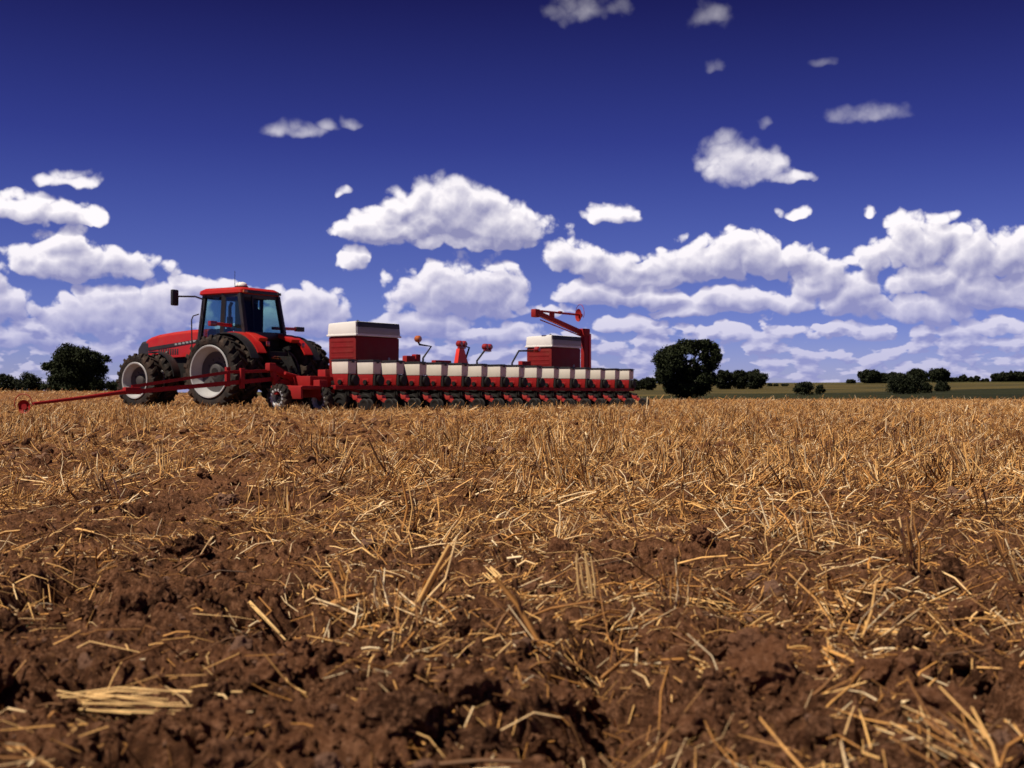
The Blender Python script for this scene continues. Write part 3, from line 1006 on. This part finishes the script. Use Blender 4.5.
mb = MB(); mb.loft([hood_sec(1.62, .46, 1.50, 2.30), hood_sec(2.4, .45, 1.50, 2.29), hood_sec(3.2, .43, 1.48, 2.24), hood_sec(3.8, .42, 1.44, 2.18), hood_sec(4.1, .41, 1.42, 2.12), hood_sec(4.27, .395, 1.46, 2.06, .16)])
hood = mb.build('hood', RED, tr, 50)
mb = MB(); mb.loft([hood_sec(4.15, .405, 1.16, 2.02, .12), hood_sec(4.50, .385, 1.14, 1.99, .14), hood_sec(4.68, .34, 1.12, 1.86, .18)])
for i in range(7): mb.box((4.58, -.30, 1.22 + i * .085), (4.70, .30, 1.25 + i * .085), .006)
mb.build('grille', BLK, hood, 50)
for s in (-1, 1):
    mb = MB(); mb.hexa([(1.75, s * .474, 1.93), (4.15, s * .43, 1.70), (4.15, s * .43 - s * .03, 1.70), (1.75, s * .44, 1.93), (1.75, s * .474, 2.02), (4.15, s * .43, 1.80), (4.15, s * .43 - s * .03, 1.80), (1.75, s * .44, 2.02)])
    st = mb.build('side_stripe', BLK, hood)
    mb = MB(); x = 2.05
    for k, wd in enumerate((.16, .09, .11, .10, .12, .10)):        # the pale letters are too small to read in the photograph
        t = (x - 1.75) / 2.4; z = 1.945 - .23 * t; yy = .477 - .044 * t
        mb.box((x, s * yy - .004, z), (x + wd, s * yy + .004, z + .055), .002); x += wd + .05
    mb.build('lettering', GREY, st)
    mb = MB()
    for k in range(9): mb.box((2.85 + k * .10, s * (.437 - .002 * k) - .006, 1.56), (2.91 + k * .10, s * (.437 - .002 * k) + .006, 1.74), .004)
    mb.build('side_vent', BLK, hood)

# cab
def q4(a, b, c, d, t):
    """thin pane through four corners, thickness t along its normal"""
    a, b, c, d = (Vector(v) for v in (a, b, c, d)); n = (b - a).cross(d - a).normalized() * t
    return [a, b, c, d, a + n, b + n, c + n, d + n]


cf = {('F', s): ((1.72, s * .72, 1.62), (1.46, s * .72, 3.24)) for s in (-1, 1)}
cm = {s: ((.72, s * .80, 1.75), (.66, s * .76, 3.24)) for s in (-1, 1)}
cr_ = {s: ((-.20, s * .80, 2.02), (.04, s * .76, 3.24)) for s in (-1, 1)}
mb = MB()
for s in (-1, 1):
    mb.bar(*cf[('F', s)], .10, .11); mb.bar(*cm[s], .09, .12); mb.bar(*cr_[s], .12, .13)
    mb.bar((1.70, s * .72, 1.72), (.72, s * .80, 1.78), .07, .24); mb.bar((.72, s * .80, 2.06), (-.2, s * .80, 2.06), .07, .16)
    mb.bar((1.46, s * .72, 3.22), (.04, s * .76, 3.22), .07, .10)
mb.bar((-.2, -.8, 2.06), (-.2, .8, 2.06), .08, .20); mb.bar((.04, -.76, 3.2), (.04, .76, 3.2), .08, .14)
mb.bar((1.68, -.72, 1.75), (1.68, .72, 1.75), .08, .34); mb.bar((1.46, -.72, 3.2), (1.46, .72, 3.2), .08, .12)
mb.bar((-.08, .34, 2.1), (-.0, .34, 3.2), .04, .05)
cab = mb.build('cab_frame', BLK, tr)
mb = MB(); mb.box((-.2, -.72, 1.50), (1.65, .72, 1.66), .02); mb.box((.62, -.74, 1.62), (1.62, .74, 1.72), .01); mb.build('cab_floor', BLK2, tr)
for s in (-1, 1):
    f0, f1 = cf[('F', s)]; m0, m1 = cm[s]; r0, r1 = cr_[s]
    MB().hexa(q4((f0[0], f0[1], 1.8), (m0[0], m0[1], 1.85), m1, f1, .008)).build('door_window', GLASS, cab)
    MB().hexa(q4((m0[0], m0[1], 2.1), (r0[0], r0[1], 2.1), r1, m1, .008)).build('side_window', GLASS, cab)
MB().hexa(q4((-.2, .8, 2.1), (-.2, -.8, 2.1), (.04, -.76, 3.2), (.04, .76, 3.2), .008)).build('rear_window', GLASS, cab)
MB().hexa(q4((1.70, -.72, 1.85), (1.70, .72, 1.85), (1.46, .72, 3.2), (1.46, -.72, 3.2), .008)).build('windscreen', GLASS, cab)
# roof
def rr_sec(z, x0, x1, hw, r, n=5):
    pts = []
    for (cx, cy, a0) in ((x1 - r, hw - r, 0), (x0 + r, hw - r, PI / 2), (x0 + r, -hw + r, PI), (x1 - r, -hw + r, 1.5 * PI)):
        for k in range(n): a = a0 + PI / 2 * k / (n - 1); pts.append((cx + math.cos(a) * r, cy + math.sin(a) * r, z))
    return pts


mb = MB(); mb.loft([rr_sec(3.24, -.02, 1.60, .80, .10), rr_sec(3.27, -.06, 1.64, .84, .12), rr_sec(3.36, -.05, 1.63, .83, .14), rr_sec(3.43, .04, 1.52, .74, .16), rr_sec(3.45, .2, 1.3, .55, .2)])
roof = mb.build('roof', RED, tr, 40)
mb = MB(); mb.box((-.10, -.60, 3.255), (-.05, .60, 3.335), .01); mb.build('roof_vent', BLK, roof)
for (x, y) in ((-.085, .70), (-.085, -.70)): MB().box((x - .03, y - .07, 3.26), (x + .03, y + .07, 3.34), .015).build('work_light', AMBER if y > 0 else BLK, roof)
for y in (.55, -.55): MB().box((1.62, y - .1, 3.27), (1.67, y + .1, 3.36), .015).build('work_light', WHT, roof)
MB().lathe([(.20, 0), (.20, .07), (.17, .09)], (.68, .05, 3.44), 'z', 20).build('dome_base', BLK, roof)
mb = MB(); mb.lathe([(.17, 0), (.165, .04), (.13, .085), (.07, .11), (.001, .118)], (.68, .05, 3.53), 'z', 20); mb.build('antenna_dome', WHT, roof)
MB().tube([(.72, .28, 3.43), (.72, .28, 3.95)], .008, 5).build('aerial', BLK, roof)
# inside the cab
mb = MB(); mb.box((.35, -.30, 1.98), (.85, .30, 2.12), .05); mb.box((.22, -.30, 2.1), (.40, .30, 2.86), .06); mb.box((.24, -.16, 2.84), (.36, .16, 3.02), .05)
mb.box((.5, -.14, 1.65), (.75, .14, 1.98), .03); mb.box((.3, -.42, 2.25), (.75, -.33, 2.33), .03); mb.box((.3, .33, 2.25), (.75, .42, 2.33), .03); mb.build('seat', CLOTH, tr)
mb = MB(); mb.box((.0, .22, 2.1), (.3, .72, 3.2), .05); mb.box((.45, -.70, 1.66), (1.2, -.45, 2.2), .05); mb.box((-.1, -.72, 1.66), (.25, .72, 2.14), .04); mb.build('console_with_dark_panel', CLOTH, tr)  # tall first box: dark panel added for the dim interior behind the rear window
mb = MB(); mb.bar((1.5, 0, 1.66), (1.22, 0, 2.28), .12); mb.box((1.25, -.22, 2.1), (1.55, .22, 2.3), .04)
MS = Matrix.Translation((1.18, 0, 2.36)) @ Matrix.Rotation(R(-30), 4, 'Y')
for k in range(24):
    a, b = k * PI / 12, (k + 1) * PI / 12
    mb.tube([MS @ Vector((.2 * math.cos(a), .2 * math.sin(a), 0)), MS @ Vector((.2 * math.cos(b), .2 * math.sin(b), 0))], .016, 6)
for a in (0, 2.1, 4.2): mb.bar(MS @ Vector((0, 0, 0)), MS @ Vector((.2 * math.cos(a), .2 * math.sin(a), 0)), .025, .015)
mb.build('steering_wheel', BLK, tr)

# rear fenders: red arch over the inner wheel, black apron outside it
for s in (-1, 1):
    mb = MB(); y0, y1 = sorted((s * .80, s * 1.14))
    mb.lathe([(1.14, y0), (1.14, y1), (1.10, y1), (1.10, y0)], (0, 0, 1.0), 'y', 26, closed=True, a0=R(35), a1=R(152)); 
    mb.hexa([(-.72, min(s * .5, s * .84), 1.86), (-.1, min(s * .5, s * .84), 2.06), (-.1, max(s * .5, s * .84), 2.06), (-.72, max(s * .5, s * .84), 1.86), (-.78, min(s * .5, s * .84), 1.96), (-.1, min(s * .5, s * .84), 2.18), (-.1, max(s * .5, s * .84), 2.18), (-.78, max(s * .5, s * .84), 1.96)], .02)
    mb.build('rear_fender', RED, tr)
    mb = MB(); y0, y1 = sorted((s * 1.145, s * 1.44))
    mb.lathe([(1.115, y0), (1.105, y1), (1.075, y1), (1.085, y0)], (0, 0, 1.0), 'y', 24, closed=True, a0=R(48), a1=R(160))
    mb.build('fender_apron', BLK, tr)
    mb = MB(); y0, y1 = sorted((s * .95, s * 1.22))
    mb.lathe([(.86, y0), (.87, (y0 + y1) / 2), (.86, y1), (.83, y1), (.84, (y0 + y1) / 2), (.83, y0)], (3.05, 0, .775), 'y', 20, closed=True, a0=R(75), a1=R(172))
    mb.bar((3.0, s * .5, 1.1), (2.8, s * .95, 1.62), .06)
    mb.build('front_fender', BLK, tr)
    # turn lamps on side arms
    e0, e1 = (1.45, 1.70) if s > 0 else (1.85, 2.2)
    mb = MB(); mb.bar((.30, s * .84, 2.33), (.30, s * e0, 2.35), .07, .09); arm = mb.build('lamp_arm', ORED, tr)
    mb = MB(); mb.box((.24, min(s * e0, s * e1), 2.28), (.36, max(s * e0, s * e1), 2.42), .02); mb.build('turn_lamp', LENS if s > 0 else BLK, arm)
    MB().box((-1.00, s * .73 - .06, 1.72), (-.97, s * .73 + .06, 1.86), .01).build('tail_lamp', LENS, tr)
# mirrors, exhaust, rail, ladder
mb = MB(); mb.tube([(1.50, .74, 3.12), (1.62, .95, 3.20), (1.75, 1.55, 3.17)], .025, 8); ma = mb.build('mirror_arm', BLK, tr)
MB().box((1.70, 1.50, 2.90), (1.80, 1.74, 3.36), .04).build('mirror', BLK, ma)
mb = MB(); mb.tube([(1.50, -.74, 3.12), (1.62, -.95, 3.20), (1.75, -1.55, 3.17)], .025, 8); ma = mb.build('mirror_arm', BLK, tr)
MB().box((1.70, -1.74, 2.90), (1.80, -1.50, 3.36), .04).build('mirror', BLK, ma)
mb = MB(); mb.tube([(1.72, .98, 1.55), (1.74, .98, 2.52), (1.70, .96, 2.64), (1.58, .84, 2.70)], .018, 8); mb.tube([(1.62, .98, 1.0), (1.72, .98, 1.55)], .018, 8); mb.build('hand_rail', BLK, tr)
mb = MB()
for k in range(4): mb.box((1.25, .98, .55 + .28 * k), (1.68, 1.16, .60 + .28 * k), .01)
for x in (1.25, 1.66): mb.bar((x, 1.0, .5), (x, 1.0, 1.65), .03, .1)
mb.build('ladder', BLK2, tr)
mb = MB(); mb.tube([(1.80, -.62, 1.5), (1.80, -.62, 2.7)], .09, 14); mb.tube([(1.80, -.62, 2.7), (1.80, -.62, 3.0), (1.74, -.64, 3.14)], .05, 12); mb.build('exhaust', BLK2, tr)
# rear linkage
mb = MB(); mb.box((-.7, -.45, .85), (-.4, .45, 1.6), .03)
for s in (-1, 1):
    mb.bar((-.5, s * .40, .72), (-1.35, s * .46, .62), .08, .12); mb.bar((-.6, s * .42, 1.72), (-1.15, s * .46, .68), .06); mb.bar((-.4, s * .35, 1.62), (-.75, s * .44, 1.72), .09, .1)
    mb.cyl((-.55, s * .30, 1.0), (-.62, s * .34, 1.68), .06, 10)
mb.bar((-.6, 0, 1.3), (-1.2, 0, 1.15), .07); mb.bar((-.5, 0, .52), (-1.25, 0, .50), .14, .07)
for k in range(7): mb.tube([(-.70, -.24 + k * .08, 1.42), (-.95, -.24 + k * .07, 1.44), (-1.15, -.2 + k * .05, 1.15), (-1.3, -.1 + k * .03, .75)], .018, 6)
mb.build('hitch_linkage', BLK2, tr)
mb = MB()
for k in range(6): mb.box((-.76, -.28 + k * .10, 1.38), (-.69, -.21 + k * .10, 1.46), .01)
mb.build('hydraulic_coupler', AMBER, tr)


# ------------------------------------------------------------------ planter (local x along the bar to the right, y forward, z up)
PA = math.atan2(.812, .5835)
pl = empty('planter', (-3.764, 26.05, 0.0), PA, 'long red row planter with a line of cream seed boxes and two big red tanks', 'planter')


def disc_part(name, mat, parent, cen, r, w, axis='x', n=24, flat=False):
    mb = MB(); h = w / 2
    if flat: mb.lathe([(.001, -h), (r * .5, -h), (r, 0), (r * .5, h), (.001, h)], cen, axis, n)
    else: mb.lathe([(.03, -h * .5), (r * .5, -h * .4), (r * .62, -h), (r * .93, -h * .9), (r, -h * .4), (r, h * .4), (r * .93, h * .9), (r * .62, h), (r * .5, h * .4), (.03, h * .5)], cen, axis, n)
    return mb.build(name, mat, parent, 50)


def row_unit():
    mb = MB(); c = .13
    mb.hexa([(.03, -.42, .56), (.23, -.42, .56), (.23, -.06, .56), (.03, -.06, .56), (.012, -.455, .785), (.248, -.455, .785), (.248, -.015, .785), (.012, -.015, .785)], .012)
    mb.box((.015, -.32, .62), (.05, -.14, .70), .01)
    ru = mb.build('row_unit', RED2, pl)
    mb = MB(); mb.hexa([(.008, -.460, .79), (.252, -.460, .79), (.252, -.010, .79), (.008, -.010, .79), (0, -.47, 1.055), (.26, -.47, 1.055), (.26, 0, 1.055), (0, 0, 1.055)], .02)
    mb.build('seed_hopper', CREAM, ru)
    mb = MB(); mb.box((-.012, -.485, 1.055), (.272, .012, 1.085), .012); mb.box((c - .04, -.50, 1.02), (c + .04, -.484, 1.07), .006); mb.box((.02, -.45, 1.083), (.24, -.02, 1.098), .006); mb.build('hopper_lid', BLK, ru)
    mb = MB(); mb.lathe([(.001, -.02), (.10, -.02), (.12, .0), (.12, .05), (.09, .07), (.001, .07)], (c + .05, -.52, .66), 'y', 20); mb.box((c - .10, -.50, .545), (c + .10, -.43, .78), .02); mb.build('seed_meter', BLK2, ru)
    mb = MB(); mb.lathe([(.001, -.04), (.05, -.04), (.05, .0), (.001, .0)], (.02, -.24, .62), 'x', 14); mb.box((-.012, -.265, .55), (.015, -.215, .62), .005); mb.build('clutch_knob', BLK2, ru)
    mb = MB(); mb.box((c - .06, -.36, .20), (c + .06, -.02, .56), .01); mb.bar((c, -.34, .40), (c, -.62, .34), .08, .10)
    for x in (c - .09, c + .09):
        mb.bar((x, .30, .52), (x, -.08, .47), .025, .05); mb.bar((x, .30, .38), (x, -.08, .33), .025, .05)
    mb.tube([(c, -.2, .52), (c + .01, -.16, .35), (c, -.22, .16)], .035, 8)
    mb.tube([(c - .07, -.45, .60), (c - .09, -.30, .46), (c - .07, .1, .47), (c - .05, .3, .56)], .012, 6)
    mb.build('unit_frame', BLK2, ru)
    for x in (c - .145, c + .145): disc_part('gauge_wheel', BLK2, ru, (x, -.26, .175), .20, .085)
    disc_part('opener_disc', STEEL, ru, (c, -.12, .16), .19, .02, flat=True)
    mb = MB(); mb.bar((c, -.44, .36), (c, -.84, .15), .10, .07); mb.box((c - .06, -.66, .25), (c + .06, -.54, .34), .01); mb.build('closing_arm', ORED2, ru)
    for x in (c - .07, c + .07): disc_part('closing_wheel', BLK2, ru, (x, -.86, .135), .14, .03)
    mb = MB(); mb.bar((c, .28, .30), (c, .52, .22), .06); mb.lathe([(.001, -.008), (.17, -.002), (.17, .002), (.001, .008)], (c, .52, .18), 'x', 24); mb.build('coulter', STEEL, ru)
    return ru


ORED2 = paint('closing arm red', (.38, .014, .016), .5, dust=.25)
ru0 = row_unit()
for i in range(1, 16):
    r_ = ru0.copy(); C.objects.link(r_); r_.parent = pl; r_.location = (.762 * i, rnd.uniform(-.008, .008), rnd.uniform(-.006, .006)); r_.rotation_euler = (rnd.uniform(-.01, .01), 0, rnd.uniform(-.008, .008))
    for ch in ru0.children:
        c = ch.copy(); C.objects.link(c); c.parent = r_

mb = MB(); mb.box((-1.25, .30, .36), (12.0, .48, .54), .012); mb.box((-.35, -.455, .465), (11.75, -.385, .552), .01)
for i in range(16): mb.box((.762 * i + .0, .27, .30), (.762 * i + .26, .31, .60), .008)
mb.box((-.6, .55, .60), (12.0, .70, .74), .012)
for x in (.1, 2.7, 5.2, 6.9, 8.1, 10.2, 11.9): mb.bar((x, .40, .50), (x, .64, .68), .10, .10)
mb.build('toolbar', RED2, pl)
mb = MB(); mb.tube([(-.3, .42, .60), (3, .42, .63), (8, .40, .62), (11.8, .42, .60)], .022, 6); mb.tube([(-.3, .36, .575), (4, .36, .57), (11.8, .38, .575)], .018, 6)
for k in range(14):
    x = .4 + k * .82; mb.tube([(x, .42, .62), (x + .06, .2, .70), (x + .12, -.02, .62)], .014, 5)
mb.build('hydraulic_hose', BLK, pl)
# tongue and centre frame
mb = MB(); mb.bar((6.1, .5, .55), (5.74, 7.45, .52), .20, .22)
mb.bar((4.2, .6, .6), (5.9, 4.2, .54), .13, .15); mb.bar((8.0, .6, .6), (6.05, 4.2, .54), .13, .15); mb.box((4.0, .6, .5), (8.2, .85, .72), .015)
mb.build('tongue', RED2, pl)
WT = as_mesh(tyre_mb(.42, .26, .24, 16, .02), 'transport_tyre', TYRE); WRIM = rim_pair(.26, .24, -1)
WT2 = as_mesh(tyre_mb(.29, .20, .16, 14, .015), 'wing_tyre', TYRE)
for x in (4.6, 5.3, 6.9, 7.6):
    w = place_wheel(pl, WT, WRIM, (x, 1.15, .42), 0, 'transport_wheel'); w.rotation_euler = (0, 0, R(90))


WR2 = rim_pair(.20, .16, 1)
# left end: wing wheel, guard, fold arm
w = place_wheel(pl, WT2, WR2, (-1.18, .30, .29), 0, 'wing_wheel'); w.rotation_euler = (0, 0, R(90))
w = place_wheel(pl, WT2, WR2, (-.42, -.12, .24), 0, 'wing_wheel'); w.rotation_euler = (0, 0, R(90))
w = place_wheel(pl, WT2, WR2, (12.0, .35, .27), 0, 'wing_wheel'); w.rotation_euler = (0, 0, R(90))
mb = MB(); mb.box((-1.12, -.24, .27), (-1.06, .30, .52), .02); mb.box((-1.06, -.22, .46), (-.45, .30, .54), .02); mb.box((-.55, -.2, .30), (-.30, .5, .66), .02); mb.box((-.62, .0, .52), (.0, .55, .74), .02)
mb.bar((-.42, -.12, .26), (-.42, .3, .5), .06, .08); mb.box((-.16, .02, .56), (-.02, .24, .88), .015)
mb.build('end_bracket', RED2, pl)
mb = MB(); mb.bar((-1.18, .55, .93), (-.42, .55, .60), .11, .13); mb.box((-1.28, .48, .84), (-1.10, .62, 1.0), .02); mb.bar((-1.15, .55, .92), (-1.05, .55, .55), .08, .10); mb.bar((-.95, .58, .60), (.2, .58, .66), .10, .12)
mb.cyl((-.9, .44, .80), (-.2, .44, .66), .035, 10)
mb.build('fold_arm', RED2, pl)


# seed tanks
def tank(x0, x1):
    y0, y1 = .20, 1.06
    mb = MB(); mb.hexa([(x0 + .024, y0 + .024, .66), (x1 - .024, y0 + .024, .66), (x1 - .024, y1 - .024, .66), (x0 + .024, y1 - .024, .66), (x0 + .02, y0 + .02, 1.635), (x1 - .02, y0 + .02, 1.635), (x1 - .02, y1 - .02, 1.635), (x0 + .02, y1 - .02, 1.635)], .05)
    for k in range(6):
        z = .92 + k * .115
        mb.box((x0 + .017, y0 + .10, z), (x0 + .05, y1 - .10, z + .05), .007); mb.box((x1 - .05, y0 + .10, z), (x1 - .012, y1 - .10, z + .05), .007)
    t = mb.build('seed_tank', DRED, pl)
    mb = MB(); mb.hexa([(x0, y0, 1.64), (x1, y0, 1.64), (x1, y1, 1.64), (x0, y1, 1.64), (x0 + .01, y0 + .02, 1.955), (x1 - .01, y0 + .02, 1.955), (x1 - .01, y1 - .02, 1.925), (x0 + .01, y1 - .02, 1.925)], .045)
    mb.box((x0 - .01, y0 - .012, 1.635), (x1 + .01, y1 + .012, 1.675), .012)
    lid = mb.build('tank_lid', WHT, t)
    mb = MB(); mb.hexa([(x0 + .05, y0 - .006, 1.83), (x1 - .05, y0 - .006, 1.83), (x1 - .05, y0 + .03, 1.83), (x0 + .05, y0 + .03, 1.83), (x0 + .05, y0 + .006, 1.945), (x1 - .05, y0 + .006, 1.945), (x1 - .05, y0 + .03, 1.945), (x0 + .05, y0 + .03, 1.945)], .006); mb.build('lid_dark_band', BLK, t)  # black band across the upper rear face of the lid
    mb = MB(); mb.hexa([(x0 + .04, y0 - .008, 1.69), (x1 - .04, y0 - .008, 1.69), (x1 - .04, y0 + .03, 1.69), (x0 + .04, y0 + .03, 1.69), (x0 + .04, y0 - .003, 1.825), (x1 - .04, y0 - .003, 1.825), (x1 - .04, y0 + .03, 1.825), (x0 + .04, y0 + .03, 1.825)], .006); mb.build('lid_panel', GREY, t)
    mb = MB(); mb.box((x0 + .25, .55, 1.93), (x0 + .5, .70, 1.965), .01); mb.tube([(x0 + .3, .5, 1.95), (x0 + .38, .5, 1.99), (x0 + .48, .5, 1.95)], .012, 6); mb.build('lid_latch', BLK, t)
    mb = MB(); mb.lathe([(.001, -.012), (.035, -.012), (.035, .012), (.001, .012)], ((x0 + x1) / 2 + .35, y0 + .02, 1.15), 'y', 14); mb.build('sight_port', GREY, t)
    mb = MB()
    for x in (x0 + .2, x1 - .2):
        for y in (y0 + .15, y1 - .15): mb.bar((x, y, .50), (x, y, .70), .08, .08)
    mb.build('tank_stand', RED2, t)


tank(.96, 2.44); tank(8.54, 10.02)


def marker_disc(parent, cen, r, tilt):
    mb = MB(); mb.lathe([(.001, .0), (r * .35, -.005), (r * .75, -.02), (r, -.05), (r, -.042), (r * .75, -.010), (r * .35, .008), (.001, .012)], (0, 0, 0), 'x', 32)
    mb.lathe([(.05, -.04), (.05, .07), (.001, .07)], (0, 0, 0), 'x', 14)
    o = mb.build('marker_disc', RED2, parent, 50); o.location = cen; o.rotation_euler = (0, 0, tilt)
    mb = MB()
    pts = [Vector((.03, math.cos(a) * r * 1.35 + .05, math.sin(a) * r * 1.35 + .06)) for a in np.linspace(R(-30), R(215), 26)]
    mb.tube(pts, .008, 5); g = mb.build('guard_ring', RED2, parent); g.location = cen; g.rotation_euler = (0, 0, tilt)


# left marker, let down to the ground
mb = MB(); mb.bar((-.90, .60, .69), (-4.45, .60, .41), .06, .065); mb.bar((-2.25, .60, .80), (-4.55, .60, .50), .035, .04)
mb.bar((-1.95, .56, .88), (-1.95, .56, .48), .06, .10); mb.bar((-2.25, .64, .90), (-2.25, .64, .52), .06, .10); mb.bar((-2.3, .6, .80), (-1.2, .6, .84), .05, .06)
mb.box((-4.72, .55, .36), (-4.38, .65, .49), .02)
ml = mb.build('marker_arm', RED2, pl)
mb = MB(); mb.tube([(-4.6, .60, .42), (-5.4, .60, .32), (-6.55, .60, .20)], [.042, .034, .026], 10); mb.build('marker_extension', RED2, ml)
marker_disc(ml, (-6.70, .60, .15), .115, R(28))
# right marker, folded up over the tank
mb = MB(); mb.box((10.60, .50, .60), (10.84, .62, 2.14), .02); mb.bar((10.66, .61, 2.10), (8.46, .61, 2.54), .09, .11); mb.box((8.26, .53, 2.42), (8.48, .69, 2.64), .03); mb.bar((9.15, .61, 2.42), (9.15, .61, 2.60), .07, .14)
mb.bar((8.5, .55, 2.36), (10.65, .55, 1.98), .025, .03); mb.box((10.58, .47, 2.02), (10.88, .72, 2.22), .025)
mr = mb.build('marker_arm', RED2, pl)
mb = MB(); mb.tube([(8.36, .61, 2.60), (9.4, .61, 2.60), (10.50, .61, 2.60)], .030, 10); mb.box((9.5, .57, 2.57), (9.62, .65, 2.65), .01); mb.build('marker_extension', RED2, mr)
marker_disc(mr, (10.55, .61, 2.59), .18, R(-28))
MB().box((10.845, .48, .90), (10.95, .62, 2.08), .01).build('bright_red_strip', ORED, mr)  # bright red strip along the right side of the post
MB().tube([(10.16, .42, .7), (10.2, .42, 1.9)], .012, 6).build('tank_rod', STEEL, mr)

# lamps on bent brackets above the bar
def lamp(pts, head, mat, double=False):
    mb = MB(); mb.tube(pts, .024, 8); b = mb.build('lamp_bracket', BLK2, pl)
    x, y, z = head
    mb = MB()
    for k in range(2 if double else 1): mb.lathe([(.001, -.07), (.055, -.07), (.075, -.045), (.078, .045), (.06, .07), (.001, .07)], (x + .17 * k, y, z), 'y', 18)
    if double: mb.box((x - .05, y - .03, z - .12), (x + .22, y + .03, z - .05), .01)
    mb.build('warning_lamp', mat, b)


lamp([(3.55, .5, .70), (3.58, .5, 1.22), (3.88, .5, 1.50), (3.45, .5, 1.53), (3.40, .5, 1.60)], (3.40, .5, 1.66), AMBER)
lamp([(5.18, .5, .70), (5.18, .5, 1.2), (5.35, .5, 1.52), (5.05, .5, 1.56)], (4.96, .5, 1.60), LENS, True)
lamp([(5.66, .5, .70), (5.66, .5, 1.2), (6.02, .5, 1.50)], (6.0, .5, 1.56), LENS, True)
lamp([(7.15, .5, .70), (7.15, .5, 1.18), (7.45, .5, 1.50), (8.1, .5, 1.52)], (8.22, .45, 1.56), LENS)
mb = MB(); mb.loft([[(4.80, .44, .72), (5.25, .44, .72), (5.25, .56, .72), (4.80, .56, .72)], [(4.82, .44, 1.15), (5.22, .44, 1.15), (5.22, .56, 1.15), (4.82, .56, 1.15)], [(4.90, .45, 1.48), (5.08, .45, 1.48), (5.08, .55, 1.48), (4.90, .55, 1.48)]]); mb.build('fold_bracket', ORED, pl)
for x0, x1, z0, z1 in ((2.95, 3.25, .72, 1.26), (3.28, 3.45, .72, 1.30), (7.55, 7.95, .72, 1.24), (4.0, 4.6, .72, 1.18)): MB().box((x0, .46, z0), (x1, .60, z1), .02).build('valve_block', RED2, pl)
